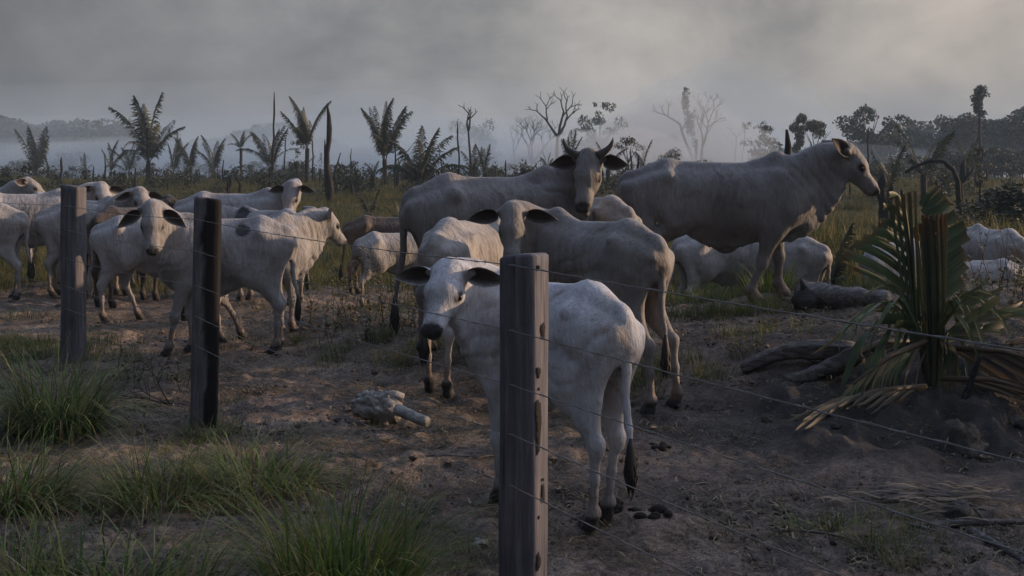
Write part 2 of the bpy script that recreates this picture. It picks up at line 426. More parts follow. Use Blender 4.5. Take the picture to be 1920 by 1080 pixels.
def cow_prims(c):
    S = Prims(); L = c['len']; g = c['g']
    Y = [0, 1, 0]
    def tr(x, top, r, s): return np.array([x*L, 0, top-r*g]), r*g
    # barrel
    st = [(.46, 1.27, .265), (.26, 1.31, .335), (0, 1.295, .335), (-.24, 1.295, .300), (-.50, 1.31, .215)]
    for (x0, t0, r0), (x1, t1, r1) in zip(st, st[1:]):
        a, ra = tr(x0, t0, r0, 1); b, rb = tr(x1, t1, r1, 1)
        S.add(a, b, ra, rb, .05, Y, .78)
    # rump
    S.add([-.48*L, 0, 1.13], [-.74*L, 0, 1.04], .185, .135, .08, Y, .92)
    S.add([.36*L, 0, 1.27], [-.46*L, 0, 1.305], .045, .045, .10, Y, .8)        # topline
    S.add([-.46*L, 0, 1.31], [-.78*L, 0, 1.20], .05, .05, .10)                 # sacrum
    for sy in (-1, 1):
        S.add([-.47*L, sy*.05, 1.29], [-.455*L, sy*(.165+.035*c['hooks'])*g**.5, 1.218], .045, .032, .075)  # hook bone
        S.add([-.455*L, sy*(.165+.040*c['hooks'])*g**.5, 1.205], [-.80*L, sy*.10, 1.11], .032, .042, .08)   # pelvis edge to pin bone
        S.add([-.26*L, sy*.16*g, .86], [-.42*L, sy*.15, .84], .10, .09, .08, Y, .8)       # flank fold
        if c['hooks'] > .6: S.add([-.33*L, sy*.315, 1.13], [-.30*L, sy*.315, 1.10], .085*c['hooks'], .075*c['hooks'], .12, None, 1, True)      # hollow of the flank
        S.add([-.64*L, sy*.245, 1.25], [-.70*L, sy*.225, 1.21], .07*c['hooks'], .06*c['hooks'], .09, None, 1, True)
        S.add([.20*L, sy*.335*g, .92], [.24*L, sy*.33*g, .78], .05, .04, .08, None, 1, True)      # groove behind the shoulder
        S.add([.50*L, sy*.12*g, 1.14], [.56*L, sy*.15*g, .93], .045, .05, .05)
        S.add([.40*L, sy*.12*g, 1.18], [.47*L, sy*.17*g, .90], .10, .115, .10, Y, .8)  # shoulder blade
    S.add([.55*L, 0, 1.0], [.60*L, 0, .80], .20*g, .13*g, .12, Y, .85)          # brisket
    # hump
    hu = c['hump']
    S.add([.27*L, 0, 1.30], [.40*L, 0, 1.33+.035*hu], .06, .075*hu**.5, .09, Y, .75)
    S.add([.40*L, 0, 1.33+.035*hu], [.50*L, 0, 1.26], .075*hu**.5, .08, .10, Y, .75)
    # flank / navel fold
    S.add([-.22*L, 0, .70+.08*(1-g)], [.02*L, 0, .66+.06*(1-g)-.05*c['sheath']], .05, .035, .14, Y, .6)
    S.add([.02*L, 0, .66-.05*c['sheath']+.06*(1-g)], [.25*L, 0, .68], .04, .05, .12, Y, .6)
    if c['sheath'] > .6:
        S.add([-.12*L, 0, .66], [-.02*L, 0, .56], .06, .028, .10, Y, .5)
    # neck and head
    N0, P, f, l, u = head_frame(c)
    hs = c['hs']
    back = P-f*.075*hs-u*.125*hs
    d0 = _n([1, 0, .35])
    if True:
        ln = np.linalg.norm(back-N0)
        p0, p3 = N0-np.array([.02, 0, .06]), back
        hv = _n(back-N0)
        tan = _n(hv*1.0+f*.25)
        p1, p2 = p0+d0*ln*.30, p3-tan*ln*.30
        K = 5
        pts = [bez(p0, p1, p2, p3, i/K) for i in range(K+1)]
        rad = [.22*g, .185*g**.7, .158, .138, .112*hs**.5, .088*hs]
        for i in range(K):
            lat = _n(np.cross([0, 0, 1], pts[i+1]-pts[i]))
            S.add(pts[i], pts[i+1], rad[i], rad[i+1], .07, lat, .66)
        # dewlap
        thr = P+f*.17*hs-u*.20*hs
        q3 = np.array([.40*L, 0, .60+.05*(1-g)]); q0 = thr
        dw = c['dew']
        q1 = thr+np.array([0, 0, -.20*dw])*1.0+_n(N0-thr)*.08
        q2 = np.array([.70*L, 0, .70])
        M = 8
        for i in range(M+1):
            t = i/M
            q = bez(q0, q1, q2, q3, t)
            s = bez(p3, p2, p1, np.array([.42*L, 0, .95]), t)
            sag = np.array([0, 0, -.035*dw*math.sin(math.pi*t)])
            q = q+sag+np.array([0, .012*math.sin(5.1*i), 0])
            lat = _n(np.cross([0, 0, 1], q-s)+np.array([1e-4, 1e-4, 0]))
            S.add(s, q, .06, .018, .075)
            if i: S.add(qp, q, .020, .020, .05); S.add((sp+s)*.35+(qp+q)*.15, (sp+s)*.15+(qp+q)*.35, .04, .028, .07)
            qp = q; sp = s
    hw = c.get('hw', 1.18)
    def H(x, y, z): return P+(f*x+l*y*hw+u*z)*hs
    S.add(H(.00, 0, -.045), H(.17, 0, -.05), .098*hs, .092*hs, .05, l, 1.12*hw/1.18)
    S.add(H(.10, 0, .0), H(.20, 0, -.02), .065*hs, .06*hs, .05, l, 1.15)
    S.add(H(-.01, 0, .02), H(.03, 0, .02), .05*hs, .05*hs, .05, l, 1.4)
    S.add(H(.17, 0, -.055), H(.40, 0, -.085), .082*hs, .056*hs, .05, l, 1.12)
    S.add(H(.40, 0, -.088), H(.460, 0, -.098), .054*hs, .050*hs, .04, l, 1.2)
    S.add(H(.12, 0, -.145), H(.38, 0, -.135), .075*hs, .036*hs, .06, l, 1.0)
    S.add(H(.02, 0, -.13), H(.10, 0, -.17), .07*hs, .07*hs, .07, l, .8)
    S.add(H(.38, 0, -.14), H(.45, 0, -.145), .034*hs, .030*hs, .03, l, 1.2)
    for sy in (-1, 1):
        S.add(H(.165, sy*.070, -.018), H(.215, sy*.072, -.04), .026*hs, .022*hs, .035)   # brow
        S.add(H(.16, sy*.052, -.10), H(.25, sy*.045, -.10), .048*hs, .034*hs, .05)      # cheek
        S.add(H(.455, sy*.038, -.075), H(.495, sy*.032, -.085), .024*hs, .020*hs, .02)  # nostril rim
        S.add(H(.0, sy*.08, -.03), H(-.005, sy*.118, -.035), .034*hs, .020*hs, .04)       # ear root
        S.add(H(.505, sy*.036, -.075), H(.52, sy*.040, -.072), .011*hs, .011*hs, .008, None, 1, True)
        S.add(H(.195, sy*.100, -.048), H(.215, sy*.100, -.055), .017*hs, .015*hs, .02, None, 1, True)  # socket
    # legs
    k = c['leg']
    Z = c['zl']
    def hind(sy, dx, dz):
        if c['lie']: return
        hip = [-.52*L, sy*.12, 1.02]; sti = [-.38*L+.12*dx, sy*.155*g**.5, .76]
        hock = [-.655*L+.62*dx, sy*.12, .49+.3*max(0, dx)*0+dz*.6]; cn = [-.64*L+.85*dx, sy*.115, .30+dz*.8]
        fet = [-.625*L+dx, sy*.115, .115+dz]; hoof = [-.585*L+dx, sy*.115, .045+dz]
        S.add(hip, sti, .170, .100, .08, Y, .66)
        S.add([-.70*L, sy*.105, 1.02], [-.61*L+.15*dx, sy*.12, .72], .098, .062, .06, Y, .72)
        S.add(sti, [-.56*L+.45*dx, sy*.125, .60+dz*.3], .085, .050*k, .06, Y, .72)
        S.add([-.62*L+.15*dx, sy*.115, .72], hock, .048, .030*k, .05, Y, .8)
        S.add([-.56*L+.45*dx, sy*.125, .60+dz*.3], hock, .05*k, .046*k, .05, Y, .8)
        S.add(hock, cn, .043*k, .027*k, .03, Y, .82)
        S.add([hock[0]-.028, hock[1], hock[2]+.015], [hock[0]-.02, hock[1], hock[2]-.05], .025*k, .02*k, .04)
        S.add(cn, fet, .027*k, .027*k, .03, Y, .95)
        S.add([fet[0]-.01, fet[1], fet[2]], fet, .036*k, .036*k, .03)
        S.add(fet, hoof, .036*k, .046*k, .03)
        S.add([hoof[0]-.02, hoof[1], hoof[2]-.005], [hoof[0]+.035, hoof[1], hoof[2]-.018], .040*k, .030*k, .02, Y, 1.1)
    def fore(sy, dx, dz):
        if c['lie']: return
        elb = [.38*L+.1*dx, sy*.15*g**.5, .74]; knee = [.41*L+.62*dx, sy*.115, .40+dz*.7]
        fet = [.40*L+dx, sy*.105, .115+dz]; hoof = [.435*L+dx, sy*.105, .045+dz]
        S.add([.45*L, sy*.15*g, .90], elb, .115*k**.5, .092*k, .09, Y, .7)
        S.add(elb, knee, .084*k, .042*k, .06, Y, .8)
        S.add(knee, [knee[0], knee[1], knee[2]-.03], .045*k, .041*k, .03)
        S.add([knee[0], knee[1], knee[2]-.02], fet, .034*k, .027*k, .03)
        S.add([fet[0]-.01, fet[1], fet[2]], fet, .037*k, .037*k, .03)
        S.add(fet, hoof, .036*k, .047*k, .03)
        S.add([hoof[0]-.02, hoof[1], hoof[2]-.005], [hoof[0]+.035, hoof[1], hoof[2]-.018], .041*k, .031*k, .02, Y, 1.1)
    hind(1, c['hl'], Z[2]); hind(-1, c['hr'], Z[3])
    fore(1, c['fl'], Z[0]); fore(-1, c['fr'], Z[1])
    # tail
    tl = tail_line(c)
    for i in range(len(tl)-1):
        t = i/(len(tl)-1)
        S.add(tl[i], tl[i+1], .034*(1-t)+.014*t+.012*max(0, 1-4*t), .034*(1-t)+.014*t, .045 if i < 2 else .015)
    return S.l

def tail_line(c):
    L = c['len']; T = c['tail']; s = c['tside']
    pts = [np.array([-.76*L, 0, 1.22]), np.array([-.815*L, s*.3, 1.17]), np.array([-.845*L, s*.7, 1.05]), np.array([-.845*L, s, .90])]
    n = 4
    for i in range(1, n+1):
        z = .90-(.90-(1.2-T))*i/n
        pts.append(np.array([-.845*L-.01*i+.015*math.sin(i*1.3), s*(1+.35*i), z]))
    return pts

def relief(V, G, c, seed):
    """ribs, neck folds and small skin unevenness, pushed along the surface normal"""
    L = c['len']; x, y, z = V.T
    side = np.clip(np.abs(G[:, 1])*1.3-.2, 0, 1)
    n = fbm(x*2.2+seed, z*2.2+y*2, seed % 17, 3)-.45
    rib = np.sin((x-.22*z+n*.10)*2*math.pi/.078)*side*np.exp(-((x+.02)/.24)**4)*np.exp(-((z-1.02)/.20)**4)*c.get('rib', 1)*.0055
    N0, P, f, l, u = head_frame(c)
    ax = _n(P-N0); t = (V-N0)@ax; perp = np.abs((V-N0)@np.array([0, 1., 0]))
    m = _sst((t+.10)/.12)*_sst((.50-t)/.12)*_sst((z-.60)/.15)*side*_sst((1.45-z)/.2)
    fold = (1-np.abs(np.sin((t+n*.34+.10*(z-1))*math.pi/.10)))**1.8*m*-.017*c.get('fold', 1)*(.35+1.3*np.clip(vnoise(t*9+seed, z*5, 3), 0, 1))
    lump = n*.012*_sst((z-.5)/.2)
    return V+G*(rib+fold+lump)[:, None]

def cow_colors(V, c, rng):
    """per-vertex coat tint (rgb multiplier 0..1 on top of the coat colour)"""
    N0, P, f, l, u = head_frame(c); hs = c['hs']; L = c['len']
    base = np.array(c['coat'])
    C = np.tile(base, (len(V), 1))
    def mix(m, col):
        m = np.clip(m, 0, 1)[:, None]; return C*(1-m)+np.array(col)*m
    def ss(x, a, b):
        t = np.clip((x-a)/(b-a), 0, 1); return t*t*(3-2*t)
    q = (V-P)/hs; hx, hy, hz = q@f, q@l, q@u
    ishead = (hx > -.1) & (np.abs(hy) < .2) & (hx < .6) & (np.abs(hz) < .28)
    sh = np.array(c.get('grey', base*.72))
    # grey shading on neck, hump, shoulder and hips (coat, not light)
    bl = fbm(V[:, 0]*2.4+3, V[:, 2]*2.4+V[:, 1], 5, 4)
    C = C*(1-(.55*np.clip(bl-.48, 0, 1)/.2)[:, None].clip(0, .5)*(1-np.array([.62, .60, .60])))
    w = np.exp(-((V[:, 0]-.42*L)**2/.05+(V[:, 2]-1.15)**2/.06))*.75*c.get('smoky', .5)
    C = mix(w, sh)
    w = np.exp(-((V[:, 0]+.42*L)**2/.03+(V[:, 2]-1.12)**2/.03))*.40*c.get('smoky', .5)
    C = mix(w, sh)
    if 'brown' in c:
        C = mix(ss(V[:, 2], .75, 1.1), c['brown'])
    # legs with mud
    C = mix(ss(-V[:, 2], -.42, -.06)*.75, np.array([.16, .11, .08])*c.get('mud', 1.3))
    lowz = V[:, 2]
    if not c['lie']:
        C = mix(ss(-lowz, -.085, -.06), [.025, .022, .022])
    # groove under and beside the tail, darker
    w = np.exp(-((V[:, 0]+.765*L)**2/.004+(V[:, 1])**2/.0045+(V[:, 2]-1.0)**2/.016))*(V[:, 0] > -.822*L)
    C = mix(w*3.0, [.030, .025, .026])
    # muzzle, eyes
    m = ishead & True
    muz = ss(hx, .445, .470)*ishead*(hz < -.03)*ss(-hz, -.20, -.17)*1.0
    muz = ss(hx+.20*hz, .430, .445)*ishead
    C = mix(muz, [.020, .018, .019])
    for sy in (-1, 1):
        d = np.sqrt(((hx-.205)*.85)**2+(hy-sy*.102)**2+((hz+.045)*1.1)**2)
        C = mix((1-ss(d, .032, .052))*.95, [.03, .026, .026])
        d = np.sqrt((hx-.03)**2+(hy-sy*.12)**2+(hz+.04)**2)
        C = mix((1-ss(d, .04, .08))*.5*c.get('eardark', 1), [.12, .10, .09])
    return C

def ear_mesh(c, sy):
    """cupped leaf-shaped ear shell"""
    N0, P, f, l, u = head_frame(c); hs = c['hs']
    base = P+(f*.030+l*sy*.118-u*.035)*hs
    dr = math.radians(c.get('droop', 12)); sw = math.radians(c.get('esw', 0))
    d = _n(l*sy*math.cos(dr)*math.cos(sw)-np.array([0, 0, 1])*math.sin(dr)+f*math.sin(sw))
    fh = _n(np.array([f[0], f[1], 0])+f*.25)
    op = _n(fh*.9+np.array([0, 0, -.28])*1.0+l*sy*.0)
    op = _n(op-d*(op@d)); w = np.cross(d, op)
    Lh = .28*hs*c.get('earl', 1); nu, nv = 12, 13
    V = []; C = []
    rim = np.array(c['coat'])*.8; dark = np.array([.018, .013, .013]); pink = np.array([.06, .026, .024])
    outc = np.array(c['coat'])*.8 if not c.get('darkear') else np.array([.05, .045, .045])
    for side in (0, 1):
        for i in range(nu+1):
            t = i/nu
            wd = (.030*(1-t)+.064*math.sin(math.pi*t**.85)**.9*(1-.25*t))*hs
            if i == nu: wd = .004*hs
            cup = .042*hs*(1-t)**.6+.006
            for j in range(nv+1):
                v = -1+2*j/nv
                p = base+d*Lh*t+w*v*wd-op*cup*(1-v*v)-np.array([0, 0, 1])*.03*hs*t*t
                if side: p = p-op*.007*hs*(1-abs(v)**4)-op*.001
                V.append(p)
                if side: C.append(outc*(1-.5*t)+np.array([.07, .06, .06])*.5*t)
                else:
                    e = max(abs(v)**5, t**7)
                    inner = dark*(.5+.5*t)+pink*(.25*(1-abs(v)))
                    C.append(inner*(1-e)+rim*1.0*e)
    F = []
    n1 = (nu+1)*(nv+1)
    for i in range(nu):
        for j in range(nv):
            a = i*(nv+1)+j; q = [a, a+nv+1, a+nv+2, a+1]
            F.append(q if sy > 0 else q[::-1]); q2 = [x+n1 for x in q]
            F.append(q2[::-1] if sy > 0 else q2)
    for i in range(nu):
        for j in (0, nv):
            a = i*(nv+1)+j; F.append([a, a+n1, a+n1+nv+1, a+nv+1])
    return np.array(V), F, np.array(C)

def horn_mesh(c, sy):
    N0, P, f, l, u = head_frame(c); hs = c['hs']
    b = P+(l*sy*.085+u*.02)*hs
    pts = [b, b+(l*sy*.06+u*.02+np.array([0, 0, .02]))*hs, b+(l*sy*.115+np.array([0, 0, .06]))*hs, b+(l*sy*.125+np.array([0, 0, .145]))*hs]
    return tube_np([bez(*pts, t) for t in np.linspace(0, 1, 10)], [.034*hs*(1-t)**.7+.004 for t in np.linspace(0, 1, 10)], 10)

def tube_np(pts, rad, ns=8, cap=True):
    pts = [np.array(p, float) for p in pts]; V = []; F = []
    up = np.array([0, 0, 1.]); prev = None
    for i, p in enumerate(pts):
        t = _n(pts[min(i+1, len(pts)-1)]-pts[max(i-1, 0)]+1e-9)
        if prev is None:
            a = np.cross(t, up)
            if np.linalg.norm(a) < .05: a = np.cross(t, [1., 0, 0])
        else:
            a = prev-t*(prev@t)
        a = _n(a); prev = a; b = np.cross(t, a)
        for j in range(ns):
            an = 2*math.pi*j/ns; V.append(p+rad[i]*(a*math.cos(an)+b*math.sin(an)))
    for i in range(len(pts)-1):
        for j in range(ns):
            F.append([i*ns+j, i*ns+(j+1) % ns, (i+1)*ns+(j+1) % ns, (i+1)*ns+j])
    if cap:
        F.append(list(range(ns))[::-1]); F.append([(len(pts)-1)*ns+j for j in range(ns)])
    return np.array(V), F

def switch_mesh(c, rng):
    e = tail_line(c)[-1]; V = []; F = []; n = 0
    l = c.get('swl', .24)
    v, f = tube_np([e+[0, 0, .06], e-[0, 0, .0], e-[0, 0, l*.35], e-[0, 0, l*.7], e-[0, 0, l*.95]], [.012, .022, .034, .026, .006], 8)
    V.append(v); F += [[x+n for x in q] for q in f]; n += len(v)
    for i in range(34):
        a = rng.uniform(0, 6.28); r = rng.uniform(.015, .032); z0 = rng.uniform(-.02, .5)*l; z1 = rng.uniform(.75, 1.15)*l
        p = [e+[r*math.cos(a)*.6, r*math.sin(a)*.6, -z0], e+[r*1.35*math.cos(a), r*1.35*math.sin(a), -(z0+z1)/2], e+[r*.5*math.cos(a), r*.5*math.sin(a), -z1]]
        v, f = tube_np(p, [.006, .006, .001], 3, False); V.append(v); F += [[x+n for x in q] for q in f]; n += len(v)
    return np.concatenate(V), F
COWS = [
    ('front', {'len': 0.787, 'g': 0.8, 'naz': 89.509, 'nel': 28.363, 'nl': 0.487, 'hyaw': 119.854, 'hpit': -39.497, 'hump': 0.35, 'dew': 0.9, 'fl': -0.022, 'hl': -0.007, 'hr': 0.089, 'hs': 0.928, 'tail': 0.72, 'hooks': 0.45, 'leg': 0.95, 'sheath': 0.4, 'rib': 0.7, 'x': 0.16, 'y': 5.339, 'yaw': 132.565, 's': 0.778, 'coat': (0.66, 0.68, 0.74), 'smoky': 0.25, 'hw': 1.32, 'droop': 2, 'esw': -5, 'earl': 1.05, 'z': 0.0}),
    ('middle', {'len': 0.851, 'g': 0.83, 'naz': 86.488, 'nel': 30.753, 'nl': 0.459, 'hyaw': 135.473, 'hpit': -51.249, 'hump': 0.8, 'dew': 0.9, 'hl': -0.164, 'hr': -0.222, 'hs': 0.914, 'tail': 0.7, 'hooks': 0.6, 'x': 0.538, 'y': 7.915, 'yaw': 134.648, 's': 0.902, 'coat': (0.288, 0.275, 0.267), 'smoky': 0.8, 'hw': 1.1, 'droop': 8, 'darkear': 0, 'earl': 1.05, 'z': 0.047}),
    ('horned', {'len': 0.933, 'naz': -62.233, 'nel': 40.77, 'nl': 0.479, 'hyaw': -120.166, 'hpit': -50.418, 'hump': 0.7, 'hr': -0.087, 'hs': 0.958, 'tail': 0.85, 'tside': 0.06, 'hooks': 0.8, 'horns': 1, 'x': -0.09, 'y': 9.437, 'yaw': 15.248, 's': 1.025, 'coat': (0.244, 0.231, 0.227), 'smoky': 0.8, 'hw': 1.15, 'droop': 5, 'earl': 0.8, 'darkear': 0, 'z': 0.219}),
    ('behind_middle', {'len': 0.95, 'g': 0.85, 'nel': 0, 'nl': 0.55, 'hpit': -50, 'hump': 0.5, 'x': 0.654, 'y': 9.977, 'yaw': 121.579, 's': 0.816, 'coat': (0.376, 0.351, 0.331), 'z': 0.282}),
    ('rear_calf', {'len': 0.935, 'g': 0.88, 'naz': -20, 'nel': 5, 'nl': 0.5, 'hyaw': -30, 'hpit': -50, 'hump': 0.5, 'hl': -0.018, 'hr': -0.173, 'hs': 0.95, 'x': -0.333, 'y': 8.704, 'yaw': 70.38, 's': 0.871, 'coat': (0.425, 0.407, 0.396), 'smoky': 0.5, 'z': 0.068}),
    ('head_behind_rear', {'len': 0.9, 'g': 0.8, 'naz': 9.769, 'nel': 23.677, 'nl': 0.5, 'hyaw': 25, 'hpit': -60, 'hump': 0.3, 'x': 0.275, 'y': 10.505, 'yaw': 185, 's': 0.78, 'coat': (0.315, 0.298, 0.302), 'droop': -10, 'z': 0.269}),
    ('big', {'len': 1.2, 'g': 0.99, 'naz': 0.535, 'nel': 26.169, 'nl': 0.6, 'hyaw': 0.938, 'hpit': -46.049, 'hump': 0.8, 'dew': 1.1, 'fl': 0.028, 'fr': -0.255, 'hs': 0.965, 'tail': 0.9, 'hooks': 0.55, 'leg': 1.28, 'sheath': 1.3, 'fold': 0.5, 'x': 2.011, 'y': 10.702, 'yaw': -6, 's': 0.985, 'coat': (0.244, 0.239, 0.243), 'smoky': 0.8, 'mud': 1.4, 'droop': 4, 'esw': -62, 'earl': 1.1, 'z': 0.381}),
    ('lying_back', {'g': 0.95, 'nel': 7.674, 'nl': 0.617, 'hpit': -48, 'hump': 0.5, 'sheath': 0.2, 'x': 2.548, 'y': 13.535, 'yaw': 18.506, 's': 0.819, 'coat': (0.435, 0.428, 0.437), 'smoky': 0.3, 'z': -0.197}),
    ('back_right_calf', {'len': 0.9, 'g': 0.9, 'nel': -10, 'nl': 0.5, 'hpit': -50, 'hump': 0.4, 'x': 3.147, 'y': 13.38, 'yaw': 147.203, 's': 0.775, 'coat': (0.405, 0.39, 0.382), 'z': -0.22}),
    ('palm_left', {'len': 0.95, 'g': 0.95, 'nel': -10, 'nl': 0.5, 'hpit': -50, 'hump': 0.4, 'x': 4.273, 'y': 12.647, 'yaw': 42.704, 's': 0.759, 'coat': (0.435, 0.428, 0.437), 'z': -0.218}),
    ('palm_right', {'nel': -15, 'nl': 0.55, 'hpit': -50, 'hump': 0.5, 'x': 5.238, 'y': 12.815, 'yaw': 175, 's': 0.609, 'coat': (0.51, 0.503, 0.514), 'z': -0.22}),
    ('far_right', {'len': 0.95, 'g': 0.95, 'nel': -5, 'nl': 0.5, 'hpit': -50, 'hump': 0.5, 'x': 5.947, 'y': 14.097, 'yaw': 100, 's': 0.807, 'coat': (0.468, 0.451, 0.441), 'z': -0.22}),
    ('m_front', {'len': 0.846, 'g': 0.87, 'naz': 65.171, 'nel': 30.714, 'nl': 0.54, 'hyaw': 100.505, 'hpit': -55.663, 'hump': 0.3, 'dew': 0.9, 'fl': 0.156, 'fr': -0.04, 'hl': -0.021, 'hr': -0.05, 'hs': 0.948, 'tail': 0.68, 'hooks': 0.7, 'x': -2.581, 'y': 10.111, 'yaw': 188.838, 's': 0.874, 'coat': (0.396, 0.389, 0.397), 'smoky': 0.4, 'spot': 1, 'hw': 1.12, 'droop': 32, 'eardark': 1.5, 'z': 0.0}),
    ('n_profile', {'len': 1.005, 'g': 0.85, 'naz': 4.337, 'nel': 22.976, 'nl': 0.566, 'hyaw': 1.825, 'hpit': -40.426, 'hump': 0.7, 'dew': 1.1, 'fr': 0.025, 'hl': 0.492, 'hr': 0.086, 'hs': 0.978, 'tail': 0.68, 'x': -2.481, 'y': 10.999, 'yaw': 46.652, 's': 0.833, 'coat': (0.396, 0.389, 0.397), 'smoky': 0.5, 'droop': -12, 'esw': -40, 'earl': 0.9, 'z': 0.004}),
    ('o_calf', {'len': 0.95, 'g': 0.88, 'nel': 0, 'nl': 0.55, 'hpit': -42, 'hump': 0.4, 'hl': 0.338, 'hr': -0.056, 'tail': 0.6, 'x': -3.915, 'y': 12.472, 'yaw': 6.323, 's': 0.823, 'coat': (0.42, 0.413, 0.421), 'smoky': 0.3, 'z': 0.0}),
    ('brown', {'g': 0.95, 'naz': 20, 'nel': 5, 'nl': 0.55, 'hyaw': 30, 'hpit': -42, 'hump': 0.5, 'tail': 0.8, 'x': -4.74, 'y': 14.191, 'yaw': 72.539, 's': 0.871, 'coat': (0.054, 0.034, 0.025), 'brown': (0.045, 0.028, 0.02), 'smoky': 0, 'mud': 0.5, 'grey': (0.03, 0.02, 0.018), 'z': 0.0}),
    ('q_back', {'len': 0.987, 'g': 0.95, 'naz': -57.206, 'nel': 29.006, 'nl': 0.537, 'hyaw': -108.44, 'hpit': -59.514, 'hump': 0.6, 'hs': 0.941, 'x': -3.62, 'y': 15.061, 'yaw': 3.608, 's': 0.992, 'coat': (0.403, 0.397, 0.412), 'smoky': 0.4, 'droop': 0, 'esw': 0, 'earl': 0.9, 'darkear': 1, 'z': 0.0}),
    ('black_calf', {'len': 0.9, 'g': 0.85, 'naz': 15.229, 'nel': 29.584, 'nl': 0.55, 'hyaw': 19.741, 'hpit': -35, 'hump': 0.4, 'x': -5.744, 'y': 16.479, 'yaw': -10, 's': 0.85, 'coat': (0.02, 0.018, 0.018), 'smoky': 0, 'grey': (0.02, 0.018, 0.018), 'darkear': 0, 'droop': 10, 'mud': 0.2, 'z': 0.0}),
    ('s_head', {'g': 0.9, 'naz': 20.196, 'nel': 32.432, 'nl': 0.55, 'hyaw': -10.485, 'hpit': -38, 'hump': 0.5, 'x': -5.68, 'y': 15.487, 'yaw': -40, 's': 0.92, 'coat': (0.413, 0.398, 0.398), 'smoky': 0.3, 'droop': 5, 'z': 0.0}),
    ('t_head', {'g': 0.9, 'naz': 0.196, 'nel': 28.452, 'nl': 0.55, 'hyaw': -69.0, 'hump': 0.5, 'x': -6.897, 'y': 16.259, 'yaw': 20, 's': 0.98, 'coat': (0.464, 0.457, 0.466), 'smoky': 0.4, 'droop': 5, 'darkear': 0, 'z': 0.0}),
    ('u_cow', {'g': 0.9, 'naz': 10, 'nel': 0, 'nl': 0.55, 'hyaw': 10, 'hump': 0.5, 'hl': 0.05, 'hr': -0.008, 'x': -5.554, 'y': 15.213, 'yaw': 15.834, 's': 0.891, 'coat': (0.405, 0.39, 0.382), 'smoky': 0.4, 'z': 0.0}),
    ('v_cow', {'g': 0.9, 'naz': 10, 'nel': 15, 'nl': 0.55, 'hyaw': 10, 'hump': 0.5, 'hl': 0.047, 'x': -7.659, 'y': 19.505, 'yaw': 38.737, 's': 0.936, 'coat': (0.42, 0.413, 0.421), 'smoky': 0.4, 'z': 0.0}),
    ('w_edge', {'g': 0.92, 'nel': 0, 'nl': 0.55, 'hyaw': 10, 'hump': 0.5, 'hl': -0.14, 'tail': 0.7, 'sheath': 1, 'x': -7.026, 'y': 14.725, 'yaw': 181.692, 's': 0.883, 'coat': (0.448, 0.432, 0.424), 'smoky': 0.4, 'z': 0.0}),
    ('x_head', {'g': 0.92, 'naz': -3.091, 'nel': 35.526, 'nl': 0.6, 'hyaw': 7.193, 'hpit': -30, 'hump': 0.6, 'x': -9.37, 'y': 19.692, 'yaw': 5, 's': 0.97, 'coat': (0.413, 0.405, 0.405), 'smoky': 0.4, 'droop': 0, 'esw': -40, 'z': 0.0}),
    ('y_brown', {'g': 0.92, 'nel': 0, 'nl': 0.55, 'hump': 0.5, 'hr': -0.122, 'tail': 0.72, 'x': -1.651, 'y': 15.726, 'yaw': 8.809, 's': 0.789, 'coat': (0.198, 0.147, 0.114), 'brown': (0.1, 0.07, 0.052), 'smoky': 0.3, 'mud': 1, 'grey': (0.1, 0.07, 0.05), 'z': -0.04}),
    ('z_light', {'g': 0.88, 'nel': 0, 'nl': 0.55, 'hump': 0.3, 'hr': -0.141, 'tail': 0.65, 'x': -1.267, 'y': 12.624, 'yaw': 30.472, 's': 0.609, 'coat': (0.42, 0.413, 0.413), 'smoky': 0.4, 'z': 0.137}),
    ('ab_bit', {'len': 0.95, 'g': 0.85, 'naz': 39.572, 'nel': 22.562, 'nl': 0.5, 'hyaw': -151.223, 'hpit': -30, 'hump': 0.4, 'x': -3.12, 'y': 14.349, 'yaw': 150, 's': 0.85, 'coat': (0.413, 0.405, 0.413), 'smoky': 0.4, 'z': 0.0}),
]
